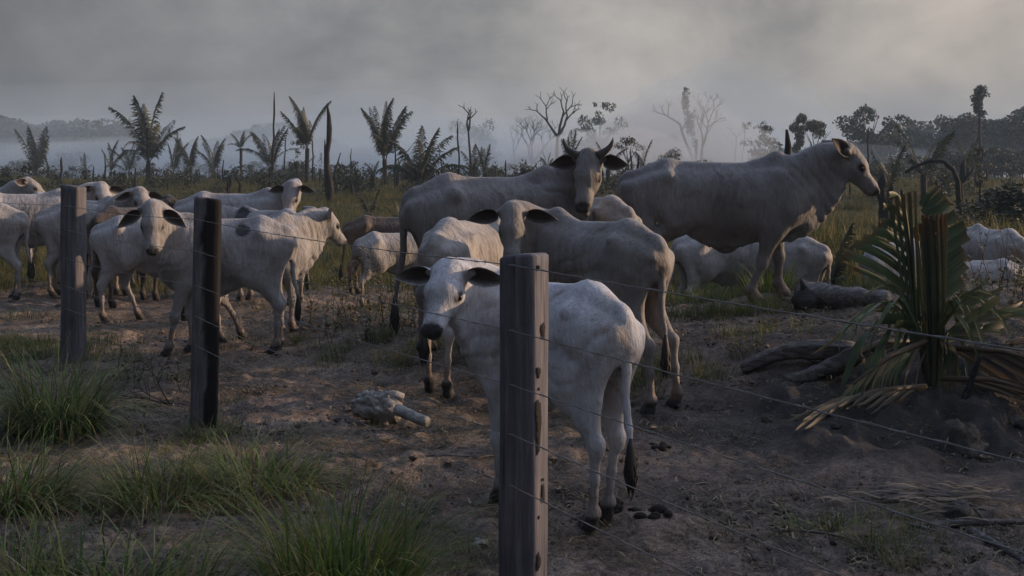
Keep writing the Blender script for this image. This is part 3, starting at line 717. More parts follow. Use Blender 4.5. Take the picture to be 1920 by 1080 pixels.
LABELS = {
 'front': ('nearest white calf with spread ears behind the biggest fence post', 'calf'),
 'middle': ('grey brown cow with a small hump standing between the nearest calf and the horned cow', 'cow'),
 'horned': ('large grey cow with two short horns facing the camera above the other cattle', 'cow'),
 'behind_middle': ('pale calf whose sunlit back shows below the muzzle of the horned cow', 'calf'),
 'rear_calf': ('thin tan calf seen from behind above the head of the nearest calf', 'calf'),
 'head_behind_rear': ('small grey calf with only its head showing above the tan calf seen from behind', 'calf'),
 'big': ('biggest white grey cow in full profile facing right with hanging navel flap', 'cow'),
 'lying_back': ('white cow seen low under the belly of the biggest cow', 'cow'),
 'back_right_calf': ('white calf turned away beside the end of the pale fallen log', 'calf'),
 'palm_left': ('white cow seen from behind through the leaflets left of the cut palm', 'cow'),
 'palm_right': ('white cow whose long back shows behind the twigs right of the cut palm', 'cow'),
 'far_right': ('white cow cut by the right picture edge with its tail towards the camera', 'cow'),
 'm_front': ('white calf with drooping dark ears and dark back patch behind the half charred post', 'calf'),
 'n_profile': ('white cow with head in right profile and long dewlap behind the patched calf', 'cow'),
 'o_calf': ('white calf with a thin pale tail right of the thin left fence post', 'calf'),
 'brown': ('dark brown cow with only its back showing behind the thin tailed white calf', 'cow'),
 'q_back': ('white cow with dark ears facing the camera over the back of the patched calf', 'cow'),
 'black_calf': ('black calf whose head and ear show left of the half charred post', 'calf'),
 's_head': ('white cow with only its tilted head and dark ears showing above the brown cow', 'cow'),
 't_head': ('white cow with red lined ear showing just right of the thin left post', 'cow'),
 'u_cow': ('tan white cow standing right behind the thin left fence post', 'cow'),
 'v_cow': ('white cow with a dark tail second from the left picture edge', 'cow'),
 'w_edge': ('white bull calf cut by the left picture edge with its rump to the right', 'calf'),
 'x_head': ('farthest white cow on the left raising its head towards the right', 'cow'),
 'y_brown': ('brown backed cow with a dark tail left of the horned cow', 'cow'),
 'z_light': ('small white calf behind dry weeds in front of the brown backed cow', 'calf'),
 'ab_bit': ('white calf with only part of its face showing just right of the half charred post', 'calf'),
}
def add_cow(key, c0):
    c = dict(COW0); c.update(c0)
    rng = random.Random(hash(key) % 1000 if False else sum(map(ord, key)))
    zb = float(hbase(c['x'], c['y'])); z = gz(c['x'], c['y'])
    label, cat = LABELS[key]
    c['droop'] = c.get('droop', 12)+rng.uniform(-7, 9)*(key != 'big'); c['earl'] = c.get('earl', 1)*rng.uniform(.9, 1.06); c['hw'] = c.get('hw', 1.18)*rng.uniform(.95, 1.05)
    big = c['y']
    h = .0125 if big < 6 else (.0145 if big < 8.8 else (.018 if big < 11.5 else .026))
    h /= c['s']
    ca, sa = math.cos(math.radians(c['yaw'])), math.sin(math.radians(c['yaw'])); L = c['len']
    feet = [(.435*L+c['fl'], .105), (.435*L+c['fr'], -.105), (-.585*L+c['hl'], .115), (-.585*L+c['hr'], -.115)]
    gf = [gz(c['x']+c['s']*(p*ca-q*sa), c['y']+c['s']*(p*sa+q*ca)) for p, q in feet]
    z = max(min(gf)+.02, sum(gf)/4) if key != 'big' else z
    c['zl'] = tuple((g_-z)/c['s']+q for g_, q in zip(gf, c.get('lift', (0, 0, 0, 0))))
    V, F, G = surface(cow_prims(c), h)
    V = relief(V, G, c, sum(map(ord, key)))
    Cc = cow_colors(V, c, rng)
    if c.get('spot'):
        d = ((V[:, 0]+.22)**2/.006+(V[:, 2]-1.24)**2/.003)+(fbm(V[:, 0]*14, V[:, 2]*14, 3, 3)-.5)*2.5
        w = (1-_sst((d-.6)/.6))*(V[:, 1] > 0); Cc = Cc*(1-w[:, None])+np.array([.03, .03, .028])*w[:, None]
    root = thing(cat, label, cat, (c['x'], c['y'], z), math.radians(c['yaw']), 'cattle behind the fence')
    root.scale = (c['s'],)*3
    build('body', V, F, M['hide'], root, Cc)
    for sy in (-1, 1):
        v, f, cc = ear_mesh(c, sy)
        build('ear', v, f, M['ear'], root, cc)
        N0, P, f_, l, u = head_frame(c); hs = c['hs']; hw = c.get('hw', 1.18)
        e = P+(f_*.205+l*sy*.0855*hw-u*.050)*hs
        vv, ff = ball(e, .0235*hs, 12, 10); build('eye', vv, ff, M['eye'], root)
        if c['horns']:
            v, f2 = horn_mesh(c, sy); build('horn', v, f2, M['horn'], root)
    v, f = switch_mesh(c, rng); build('tail_switch', v, f, M['hair_pale'] if key in ('o_calf',) else M['hair'], root)
    return root
def ball(c, r, nu=10, nv=8, sc3=(1, 1, 1)):
    V = []; F = []
    for j in range(nv+1):
        a = math.pi*j/nv
        for i in range(nu):
            b_ = 2*math.pi*i/nu
            V.append(np.array(c)+r*np.array([math.sin(a)*math.cos(b_)*sc3[0], math.sin(a)*math.sin(b_)*sc3[1], math.cos(a)*sc3[2]]))
    for j in range(nv):
        for i in range(nu):
            F.append([j*nu+i, (j+1)*nu+i, (j+1)*nu+(i+1) % nu, j*nu+(i+1) % nu])
    return np.array(V), F
for key, c0 in COWS: add_cow(key, c0)
# ------------------------------------------------------------------ fence: posts and wires
def post_mesh(wx, wy, h, seed, chips=.012, topcut=(0, 0, 0), bend=0):
    """squared timber with softened, uneven edges; returns V, F"""
    r = random.Random(seed); n = 28; NZ = max(12, int(h/.035)); V = []; F = []
    for k in range(NZ+1):
        z = -.35+(h+.35)*k/NZ
        for j in range(n):
            a = 2*math.pi*(j+.5)/n
            ca, sa = math.cos(a), math.sin(a)
            p = 9.0
            rr = (abs(ca)**p+abs(sa)**p)**(-1/p)
            x, y = ca*rr*wx/2, sa*rr*wy/2
            q = float(fbm(np.array(j*.9+seed*7.3), np.array(z*2.2), seed, 3))-.45
            q2 = float(vnoise(np.array(j*3.1), np.array(z*.8+seed), seed+3))-.5
            s = 1+q*chips*18/max(wx, .1)*.1+q2*chips*4
            zz = z
            if k == NZ: zz = z+topcut[0]+topcut[1]*x/wx+topcut[2]*y/wy+q*.012
            elif k == NZ-1: zz = z+topcut[0]*.9+topcut[1]*x/wx+topcut[2]*y/wy+.012; s *= .995
            V.append((x*s+bend*math.sin(z*2.2+seed)*.01, y*s, zz))
    for k in range(NZ):
        for j in range(n):
            F.append([k*n+j, k*n+(j+1) % n, (k+1)*n+(j+1) % n, (k+1)*n+j])
    # top: inner ring slightly raised then centre
    top = [NZ*n+j for j in range(n)]; b0 = len(V)
    for j in range(n):
        v = V[top[j]]; V.append((v[0]*.88, v[1]*.88, v[2]+.008))
    for j in range(n): F.append([top[j], top[(j+1) % n], b0+(j+1) % n, b0+j])
    cx = np.mean([V[b0+j] for j in range(n)], axis=0); V.append(tuple(cx+np.array([0, 0, .004]))); ci = len(V)-1
    for j in range(n): F.append([b0+j, b0+(j+1) % n, ci])
    return np.array(V), F
def add_post(name_label, x, y, wx, wy, top_v, rz, seed, char=None, topcut=(0, 0, 0), knots=()):
    z = gz(x, y); ztop = 1.56-(top_v-335)/F_PX*y
    V, F = post_mesh(wx, wy, ztop-z, seed, topcut=topcut)
    col = np.ones((len(V), 3))
    if char is not None: col = char(V)
    root = thing('fence_post', name_label, 'fence post', (x, y, z), rz, 'timber posts of the wire fence')
    if seed in (5, 9): root.rotation_euler = (math.radians(-.8), math.radians(.7 if seed == 5 else -.6), rz)
    build('timber', V, F, M['post'], root, col)
    for (kx, ky, kz, rx_, rz_, ax) in knots:          # dark knot holes let into the faces
        nb = 16; vv = []; ff = []
        for ring, (k_, dep) in enumerate(((1.0, .0008), (.8, .0036), (.35, .0042))):
            for i in range(nb):
                a = 2*math.pi*i/nb; w = 1+.18*math.sin(3*a+kz*40)+.1*math.sin(7*a+kz*11)
                p = [0, 0, kz+rz_*k_*w*math.sin(a)]
                if ax == 'y': p[0] = kx+rx_*k_*w*math.cos(a); p[1] = ky-dep
                else: p[0] = kx+dep; p[1] = ky+rx_*k_*w*math.cos(a)
                vv.append(p)
        for r_ in range(2):
            for i in range(nb): ff.append([r_*nb+i, r_*nb+(i+1) % nb, (r_+1)*nb+(i+1) % nb, (r_+1)*nb+i])
        ff.append([2*nb+i for i in range(nb)])
        build('knot', vv, ff, M['char'], root)
    return root
def zt(v, y): return 1.56-(v-335)/F_PX*y          # world height of a pixel row
P1 = (.037, 3.62); z1 = gz(*P1)
kn = [(None, v, hw_, hh) for v, hw_, hh in ((619, .014, .026), (694, .012, .018), (500, .007, .009), (622, .005, .004), (790, .017, .085), (836, .005, .01), (925, .010, .030), (1045, .013, .028), (725, .005, .005), (898, .005, .005), (963, .005, .006))]
side_y = -.02
def lit_face(V):
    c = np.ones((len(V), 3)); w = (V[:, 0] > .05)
    c[w] *= np.array([1.18, 1.2, 1.28]); return c  # right face paler and bluer: its lighter side put into the colour, not charring
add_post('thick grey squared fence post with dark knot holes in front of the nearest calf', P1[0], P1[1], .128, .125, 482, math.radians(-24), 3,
         char=lit_face, topcut=(0, .010, -.004),
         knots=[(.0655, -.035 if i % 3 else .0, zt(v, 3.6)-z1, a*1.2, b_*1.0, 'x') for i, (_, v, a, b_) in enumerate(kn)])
P2 = (-1.92, 7.1)
def c2(V):
    d = V[:, 0]*1.0+.012+(fbm(V[:, 2]*5, V[:, 2]*0+2, 4, 4)-.5)*.10-.05*_sst((.45-V[:, 2])/.5)*0
    w = _sst((d)/.012); w = np.maximum(w, _sst((V[:, 2]-1.40)/.06)*_sst((V[:, 0]+.03)/.02))
    return np.ones((len(V), 3))*(1-w[:, None])+np.array([.085, .08, .085])*w[:, None]
add_post('half charred fence post, its right side burnt black', P2[0], P2[1], .158, .14, 374, math.radians(8), 5, char=c2, topcut=(0, -.02, 0))
P3 = (-3.70, 9.6)
add_post('thin grey fence post on the left with a sunlit right edge', P3[0], P3[1], .165, .15, 350, math.radians(-14), 9, topcut=(0, -.02, 0))
P0 = (-6.5, 13.4)
add_post('fence post beyond the left picture edge', P0[0], P0[1], .16, .15, 348, .1, 12)
PR = (2.0, .1)
add_post('fence post beside the camera to the right of the picture', PR[0], PR[1], .14, .14, 330, .3, 15)
HW = {0: (.22, .42, .68, .92, 1.12), 3: (.225, .43, .665, .90, 1.09), 2: (.25, .446, .659, .85, 1.03), 1: (.27, .475, .645, .80, .96), 9: (.29, .47, .61, .77, .93)}
words = ('topmost', 'second', 'third', 'fourth', 'lowest')
names = []
order = [(P0, 0), (P3, 3), (P2, 2), (P1, 1), (PR, 9)]
for w in range(5):
    pts = []
    for k in range(len(order)-1):
        (a, ia), (b_, ib) = order[k], order[k+1]
        n = 22
        for i in range(n):
            q = i/n; x = a[0]*(1-q)+b_[0]*q; y = a[1]*(1-q)+b_[1]*q
            hz = 1.56-(HW[ia][w]*(1-q)+HW[ib][w]*q)-.018*4*q*(1-q)*(1 if w != 3 else 1.6)
            off = -.07
            pts.append((x+off*.5, y+off, hz))
    pts.append((PR[0], PR[1]-.07, 1.56-HW[9][w]))
    mb = MB()
    v, f = tube_np(pts, [.0016]*len(pts), 5); mb.add(v, f)
    # second strand winding round the first
    fine = []
    for i in range(len(pts)-1):
        for s in range(3):
            q = s/3; p = np.array(pts[i])*(1-q)+np.array(pts[i+1])*q; ph = (i*3+s)*2.1
            fine.append(p+np.array([0, math.cos(ph)*.0028, math.sin(ph)*.0028]))
    v, f = tube_np(fine, [.0010]*len(fine), 4); mb.add(v, f)
    run = 0
    for i in range(len(pts)-1):
        a_, b2 = np.array(pts[i]), np.array(pts[i+1]); run += np.linalg.norm(b2-a_)
        if run > .20:
            run = 0
            for q_ in (0, 2.1): 
                d_ = np.array([.3, math.cos(q_+i), math.sin(q_+i)])*.011; vb, fb = tube_np([a_-d_, a_+d_], [.0009, .0005], 3); mb.add(vb, fb)
    tag(mb.build('fence_wire', M['wire']), '%s strand of thin fence wire stapled along the posts' % words[w], 'wire', 'wires of the fence')
# ------------------------------------------------------------------ grass
def blade(mb, base, az_, L, w, lean, segs, col, curl=1.0, tipc=(1.25, 1.15, .8), stif=.5):
    """one tapering blade that rises and bends over"""
    d = np.array([math.cos(az_), math.sin(az_), 0]); s = np.array([-d[1], d[0], 0])
    V = []; Cc = []; p = np.array(base, float); el_ = math.radians(90-lean*stif)
    for i in range(segs+1):
        t = i/segs; ww = w*(1-t)**.7*(.6+.4*math.sin(math.pi*min(1, t*2+.3)))
        if i == segs: V.append(p.copy()); Cc.append(np.array(col)*np.array(tipc))
        else:
            V += [p-s*ww/2, p+s*ww/2]; k = np.array(col)*(1+(np.array(tipc)-1)*t*t); Cc += [k, k]
        p = p+(d*math.cos(el_)+np.array([0, 0, 1])*math.sin(el_))*L/segs
        el_ -= math.radians(lean*curl*2.0/segs*(.4+t))
    F = [[2*i, 2*i+1, 2*i+3, 2*i+2] for i in range(segs-1)]+[[2*segs-2, 2*segs-1, 2*segs]]
    mb.add(V, F, np.array(Cc))
GREENS = [(.075, .125, .032), (.095, .135, .042), (.055, .092, .028), (.120, .145, .050), (.045, .075, .030)]
DRY = [(.22, .18, .10), (.16, .12, .07), (.28, .23, .14), (.11, .075, .045)]
def tuft(seed, n, L, w, spread, lean, segs, dry=.12, greens=GREENS):
    r = random.Random(seed); mb = MB()
    for i in range(n):
        a = r.uniform(0, 6.283); rr = spread*math.sqrt(r.random())
        col = r.choice(DRY) if r.random() < dry else r.choice(greens)
        g = r.uniform(.75, 1.2)
        blade(mb, (rr*math.cos(a), rr*math.sin(a), -.02), a+r.gauss(0, .7), L*r.uniform(.45, 1.1), w*r.uniform(.6, 1.3),
              lean*r.uniform(.35, 1.3), segs, tuple(x*g for x in col))
    return mb
src = bpy.data.collections.new('tuft_sources')
def source(mb, name, mat):
    me_o = mb.build(name, mat); C.objects.unlink(me_o); src_list.append(me_o); return me_o
src_list = []
def scatter(name, label, pts, rot, scl, objs, mat=None):
    """ONE object: a cloud of points that carries instanced clumps"""
    me = bpy.data.meshes.new(name); me.from_pydata(np.asarray(pts).tolist(), [], [])
    o = bpy.data.objects.new(name, me); C.objects.link(o)
    for nm, dat, ty in (('rot', rot, 'FLOAT_VECTOR'), ('scl', scl, 'FLOAT'), ('idx', np.array([RG.randrange(len(objs)) for _ in pts]), 'INT')):
        a = me.attributes.new(nm, ty, 'POINT')
        a.data.foreach_set('vector' if ty == 'FLOAT_VECTOR' else 'value', np.asarray(dat).ravel())
    col = bpy.data.collections.new(name+'_source')
    for x in objs: col.objects.link(x)
    ng = bpy.data.node_groups.new(name, 'GeometryNodeTree')
    ng.interface.new_socket('Geometry', in_out='INPUT', socket_type='NodeSocketGeometry')
    ng.interface.new_socket('Geometry', in_out='OUTPUT', socket_type='NodeSocketGeometry')
    gi = ng.nodes.new('NodeGroupInput'); go = ng.nodes.new('NodeGroupOutput')
    ip = ng.nodes.new('GeometryNodeInstanceOnPoints'); ci = ng.nodes.new('GeometryNodeCollectionInfo')
    ci.inputs['Collection'].default_value = col; ci.inputs['Separate Children'].default_value = True; ci.inputs['Reset Children'].default_value = True
    ip.inputs['Pick Instance'].default_value = True
    def attr(nm, ty):
        n = ng.nodes.new('GeometryNodeInputNamedAttribute'); n.data_type = ty; n.inputs['Name'].default_value = nm
        return [s for s in n.outputs if s.enabled and s.name == 'Attribute'][0]
    L = ng.links.new
    L(gi.outputs[0], ip.inputs['Points']); L(ci.outputs[0], ip.inputs['Instance'])
    L(attr('rot', 'FLOAT_VECTOR'), ip.inputs['Rotation']); L(attr('scl', 'FLOAT'), ip.inputs['Scale']); L(attr('idx', 'INT'), ip.inputs['Instance Index'])
    L(ip.outputs[0], go.inputs[0])
    md = o.modifiers.new('scatter', 'NODES'); md.node_group = ng
    return tag(o, label, kind='stuff')
def scat_pts(n, ymin, ymax, dens, seed, jit=.25, smin=.6, smax=1.3, power=1.0, xr=.50):
    r = np.random.RandomState(seed)
    y = (ymin**power+(ymax**power-ymin**power)*r.rand(n))**(1/power); x = (r.rand(n)*2-1)*(y*xr+.6)
    keep = r.rand(n) < dens(x, y); x, y = x[keep], y[keep]
    z = hgt(x, y)
    rot = np.stack([r.randn(len(x))*jit*.5, r.randn(len(x))*jit*.5, r.rand(len(x))*6.283], 1)
    return np.stack([x, y, z-.01], 1), rot, smin+(smax-smin)*r.rand(len(x))
OLIVE = [(.058, .088, .026), (.046, .070, .022), (.078, .100, .034), (.034, .054, .018), (.105, .098, .044)]
far_src = [source(tuft(100+i, 46, .30, .012, .20, 38, 3, .30, OLIVE), 'grass_clump', M['grass']) for i in range(5)]
mid_src = [source(tuft(200+i, 60, .20, .006, .11, 48, 4, .22), 'grass_clump', M['grass']) for i in range(5)]
nr_src = [source(tuft(300+i, 34, .13, .0045, .07, 60, 4, .35), 'grass_clump', M['grass']) for i in range(4)]
bare_gap = lambda x, y: 1-np.exp(-(((x/y)+.30)/.03)**2)*0
pts, rot, scl = scat_pts(36000, 12.6, 80, lambda x, y: np.clip(veg_mask(x, y)*1.1, 0, 1)*np.clip((y-12.6)/3, .15, 1), 5, power=1.2)
big = _sst((pts[:, 1]-16)/8)*(fbm(pts[:, 0]*.35, pts[:, 1]*.35, 8, 3) > .52)*.55
right = _sst((pts[:, 0]/pts[:, 1]-.20)/.08)*np.exp(-((pts[:, 1]-20)/7)**2)
scatter('pasture_grass', 'rough olive green pasture grass covering the field behind the cattle', pts, rot, scl*(.72+big+right*1.5), far_src)
def d_mid(x, y):
    bank = _sst((x-.9)/.8)*_sst((y-9.5)/.8)*_sst((13-y)/1)*.9
    bankf = np.exp(-((x-1.2)/.9)**2-((y-7.9)/.8)**2)*.45
    gap = np.exp(-((x+.75)/.62)**2-((y-10.6)/1.4)**2)*.9
    gap2 = np.exp(-((x+1.9)/.6)**2-((y-11.2)/.7)**2)*.5
    left = np.exp(-((x+4.4)/.8)**2-((y-10.0)/.8)**2)*.5
    patch = (fbm(x*1.5, y*1.5, 17, 3) > .50)
    return np.clip(bank+bankf+gap+gap2+left, 0, 1)*patch
pts, rot, scl = scat_pts(9000, 7, 13.5, d_mid, 6, smin=.5, smax=1.25)
scatter('bank_grass', 'short green and straw coloured grass on the lip of the bank', pts, rot, scl, mid_src)
def d_near(x, y):
    u = 960+F_PX*x/y; v = 335+F_PX*1.56/y
    a = np.exp(-(((u-430)/190)**2+((v-905)/75)**2))*1.3
    b = np.exp(-(((u-1640)/230)**2+((v-1010)/45)**2))*1.0
    c_ = np.exp(-(((u-1500)/400)**2+((v-1060)/50)**2))*.15
    d = np.exp(-(((u-60)/140)**2+((v-660)/40)**2))*.8
    e_ = np.exp(-(((u-800)/230)**2+((v-1060)/60)**2))*.5
    g = np.exp(-(((u-250)/260)**2+((v-720)/60)**2))*.25+np.exp(-(((u-680)/40)**2+((v-735)/20)**2))*.5
    return np.clip(a+b+c_+d+e_+g+.02, 0, 1)*(fbm(x*3, y*3, 27, 3) > .45)
pts, rot, scl = scat_pts(9000, 4.0, 11, d_near, 9, smin=.5, smax=1.3, power=1)
scatter('sparse_ground_grass', 'low thin grass growing on the trampled earth near the fence', pts, rot, scl, nr_src)
# straw, chips and clods lying on the trodden earth
def litter(seed, n):
    r = random.Random(seed); mb = MB()
    for i in range(n):
        p = np.array([r.uniform(-.22, .22), r.uniform(-.22, .22), r.uniform(0, .012)]); a = r.uniform(0, 6.28); L = r.uniform(.015, .085)
        d = np.array([math.cos(a), math.sin(a), r.uniform(-.15, .25)])*L; s = np.array([-d[1], d[0], 0]); s = s/np.linalg.norm(s)*r.uniform(.0012, .004)
        g = r.uniform(.5, 1.3); col = tuple(x*g for x in r.choice([(.16, .12, .08), (.09, .07, .055), (.26, .21, .15), (.05, .042, .036)]))
        up = np.array([0, 0, .003])
        mb.add([p-s, p+s, p+d*.5+s+up*2, p+d*.5-s+up*2, p+d], [[0, 1, 2, 3], [3, 2, 4]], np.array(col))
    return mb
lit = [source(litter(400+i, 40), 'litter_patch', M['grass']) for i in range(4)]
pts, rot, scl = scat_pts(6000, 3.6, 16, lambda x, y: np.clip(.25+1.4*(fbm(x*1.2, y*1.2, 51, 3)-.3), 0, 1), 15, jit=.05, power=.9)
scatter('ground_litter', 'bits of straw, bark and twig strewn over the bare earth', pts+np.array([0, 0, .012]), rot, scl, lit)
def clods(seed, n):
    r = random.Random(seed); mb = MB()
    for i in range(n):
        q = r.uniform(.003, .011)*(2.2 if r.random() < .08 else 1)
        v, f = ball((r.uniform(-.25, .25), r.uniform(-.25, .25), q*.3), q, 6, 4, (r.uniform(.8, 1.5), r.uniform(.8, 1.4), r.uniform(.5, .9)))
        v = v*(1+.0)+np.array([[r.gauss(0, q*.14) for _ in range(3)] for _ in range(len(v))])
        mb.add(v, f, np.array([0, r.uniform(0, .4), 0]))
    return mb
cl_src = [source(clods(500+i, 22), 'clod_patch', M['earth']) for i in range(4)]
pts, rot, scl = scat_pts(2300, 3.6, 13, lambda x, y: np.clip(.3+1.6*(fbm(x*1.7, y*1.7, 61, 3)-.42), 0, 1), 16, jit=.05, power=.9)
scatter('earth_clods', 'crumbs and clods of dry earth on the trodden ground', pts+np.array([0, 0, .010]), rot, scl, cl_src)

# the big tussocks by the fence, each a plant of its own
def tussock(label, u, v, y, n, L, w, spread, lean, seed, sx=1, greens=GREENS, dry=.10):
    x = (u-960)/F_PX*y
    mb = tuft(seed, int(n*1.35), L*1.18, w*1.35, spread*1.15, lean*1.08, 7, dry*1.6, greens)
    V = np.concatenate(mb.V); V[:, 0] *= sx; mb.V = [V]; mb.n = len(V)
    o = mb.build('grass_tussock', M['tussock']); o.location = (x, y, gz(x, y)); tag(o, label, 'tussock', 'grass tussocks by the fence')
TB = [(.105, .165, .042), (.16, .215, .065), (.070, .115, .034), (.24, .26, .10), (.042, .070, .024)]
tussock('largest dense green grass tussock at the foot of the left fence post', 105, 800, 7.0, 760, .60, .0095, .18, 66, 1, 1.12, TB)
tussock('spreading green tussock cut by the left edge below the largest one', 10, 950, 5.4, 480, .42, .0075, .16, 75, 2, 1.5, TB, .18)
tussock('flat sprawling tussock with straw coloured tips left of the half charred post foot', 285, 945, 5.5, 520, .36, .0065, .17, 82, 3, 1.3, TB, .22)
tussock('bushy low tussock in front of the half charred post', 470, 905, 5.8, 520, .32, .0065, .20, 78, 4, 1.5, TB, .20)
tussock('tall bright green tussock at the bottom edge left of the biggest post', 640, 1120, 4.25, 420, .46, .0085, .17, 48, 5, 1.35, [(.080, .135, .032), (.12, .17, .045), (.050, .085, .024)], .05)
tussock('thin tussock at the bottom left edge of the picture', 190, 1130, 4.2, 300, .34, .0065, .24, 60, 6, 1.6, TB, .2)
tussock('small tussock hugging the base of the half charred post', 395, 815, 6.95, 190, .16, .006, .12, 60, 7, 1.3, TB, .25)
tussock('small tussock at the bottom left corner', 40, 1100, 4.3, 200, .30, .007, .12, 60, 8, 1.2, TB, .1)
tussock('low tussock beside the small stones left of the big palm trash', 1560, 1010, 5.0, 90, .14, .005, .12, 60, 9, 2.0, TB, .2)
tussock('bright grass blades standing under the belly of the biggest cow', 1440, 560, 11.3, 90, .36, .018, .16, 30, 10, 1.2, [(.10, .16, .03), (.07, .12, .025)], .05)
tussock('bright grass blades on the bank behind the cow with its back to the camera', 1300, 548, 11.6, 110, .32, .018, .22, 32, 12, 1.5, [(.10, .16, .03), (.07, .12, .025)], .08)
# tall dry weeds left of the horned cow
def weed(label, u, v, y, hgt_, n, seed, lf=.5, spread=.25, colr=None, group='dry weeds in the gap between the two groups of cattle'):
    r = random.Random(seed); x = (u-960)/F_PX*y; mb = MB()
    for i in range(n):
        a = r.uniform(0, 6.28); b0 = np.array([spread*r.uniform(-1, 1), spread*.6*r.uniform(-1, 1), -.02]); h_ = hgt_*r.uniform(.5, 1.1)
        tip = b0+np.array([math.cos(a)*h_*.28, math.sin(a)*h_*.28, h_]); midp = (b0+tip)/2+np.array([r.gauss(0, .03), r.gauss(0, .03), .02])
        line = [bez(b0, midp, midp, tip, q) for q in np.linspace(0, 1, 7)]
        col = r.choice([(.075, .055, .04), (.12, .09, .06), (.05, .04, .03)])
        v_, f_ = tube_np(line, [.004*(1-q*.6) for q in np.linspace(0, 1, 7)], 3, False); mb.add(v_, f_, np.array(col))
        for j in range(int(22*lf)+3):
            q = r.uniform(.2, 1); p = bez(b0, midp, midp, tip, q); a2 = r.uniform(0, 6.28); e2 = r.uniform(-.6, .8); L = r.uniform(.03, .075)
            d = np.array([math.cos(a2)*math.cos(e2), math.sin(a2)*math.cos(e2), math.sin(e2)]); s = _n(np.cross(d, [0, 0, 1.]))*L*.24
            lc = r.choice(colr or [(.10, .10, .04), (.15, .11, .06), (.07, .075, .03), (.20, .15, .09)])
            mb.add([p, p+d*L*.5+s, p+d*L, p+d*L*.5-s], [[0, 1, 2, 3]], np.array(lc))
    o = mb.build('dry_weed', M['foliage']); o.location = (x, y, gz(x, y)); tag(o, label, 'weed', group)
weed('tall dry weed standing against the small calf left of the horned cow', 695, 600, 11.4, .75, 14, 1, .8, .28)
weed('brown dry weed left of the tall one by the path', 650, 620, 11.0, .45, 18, 2, .7, .35)
weed('tangled weed in front of the hind legs of the horned cow', 735, 610, 10.6, .52, 16, 3, .8, .22)
weed('low dry weed at the lip of the bank under the calf seen from behind', 700, 660, 10.2, .28, 18, 4, .7, .45)
weed('tangled brown twigs right of the cut palm', 1850, 600, 9.6, .62, 26, 5, .35, .55)
weed('bare twiggy weed close behind the cut palm', 1780, 590, 9.3, .55, 12, 6, .15, .25)
weed('dark leafy weed at the right edge beyond the cut palm', 1900, 640, 8.9, .42, 26, 7, .9, .45)
weed('dry brown weed by the left fence post', 250, 700, 8.6, .30, 16, 8, .6, .5)

# ------------------------------------------------------------------ palms
def frond_mesh(L, e0, e1, nl, ll, w, droop, seed, col=(.045, .060, .028), tcol=(.06, .05, .035), asym=0, wind=0, burnt=0):
    """pinnate leaf from the origin towards +x: rachis plus two rows of leaflets"""
    r = random.Random(seed); mb = MB(); n = 14; P = [np.zeros(3)]
    for i in range(n):
        a = math.radians(e0+(e1-e0)*(i/n)**1.4); P.append(P[-1]+np.array([math.cos(a), math.sin(a)*0, math.sin(a)])*L/n)
    P = np.array(P)+np.outer(np.linspace(0, 1, n+1)**2, [0, wind*L, 0])
    v, f = tube_np(P, list(np.linspace(.022*L/3, .004, n+1)), 4); mb.add(v, f, np.array(tcol))
    for i in range(nl):
        q = .14+.86*(i+.5)/nl; k = q*n; i0 = min(int(k), n-1); p = P[i0]+(P[i0+1]-P[i0])*(k-i0); t = _n(P[i0+1]-P[i0])
        for s in (-1, 1):
            if r.random() < burnt: continue
            lat = _n(np.cross([0, 0, 1.], t)+1e-6)*s; up = np.cross(t, lat)*s
            l_ = ll*L*(math.sin(math.pi*min(1, q*.85+.12)))**.7*r.uniform(.75, 1.1)
            d = _n(lat*(.75-.35*q)+t*(.65+.5*q)+np.array([0, 0, -.06+r.gauss(0, .14)])+np.array([0, wind*1.2, 0]))
            d2 = _n(d+np.array([0, 0, -droop*r.uniform(.6, 1.4)]))
            s_ = _n(np.cross(d, t))*w*.2+t*w*.5
            m_ = p+d*l_*.5; e_ = m_+d2*l_*.55; g = r.uniform(.7, 1.25); cc = np.array(col)*g
            if r.random() < .08: cc = np.array([.12, .09, .05])*g
            mb.add([p-s_*.5, p+s_*.5, m_+s_, m_-s_, e_], [[0, 1, 2, 3], [3, 2, 4]], cc)
    return mb
PF = {}
def pf(kind):
    """library of frond meshes shared by all palms"""
    if kind in PF: return PF[kind]
    spec = dict(
        up=dict(L=3.1, e0=80, e1=54, nl=38, ll=.21, w=.070, droop=1.0, col=(.026, .036, .018), tcol=(.03, .027, .02)), arch=dict(L=3.0, e0=70, e1=18, nl=38, ll=.21, w=.070, droop=1.2, col=(.028, .038, .018), tcol=(.03, .027, .02)),
        low=dict(L=2.6, e0=58, e1=-30, nl=34, ll=.21, w=.062, droop=1.4, col=(.026, .034, .018), tcol=(.03, .027, .02)), stiff=dict(L=2.9, e0=84, e1=68, nl=30, ll=.17, w=.06, droop=.4, col=(.026, .036, .018), tcol=(.03, .027, .02)),
        wind=dict(L=3.2, e0=88, e1=48, nl=60, ll=.22, w=.066, droop=2.0, wind=.20, col=(.028, .036, .020), tcol=(.03, .027, .02)), dry=dict(L=2.3, e0=66, e1=-75, nl=26, ll=.16, w=.04, droop=2.5, col=(.050, .040, .030)),
        ragged=dict(L=2.6, e0=74, e1=-10, nl=26, ll=.20, w=.045, droop=1.0, burnt=.3, col=(.026, .032, .018), tcol=(.03, .027, .02)))[kind]
    o = frond_mesh(seed=len(PF)+50, **spec).build('frond', M['palm']); C.objects.unlink(o); PF[kind] = o.data
    return o.data
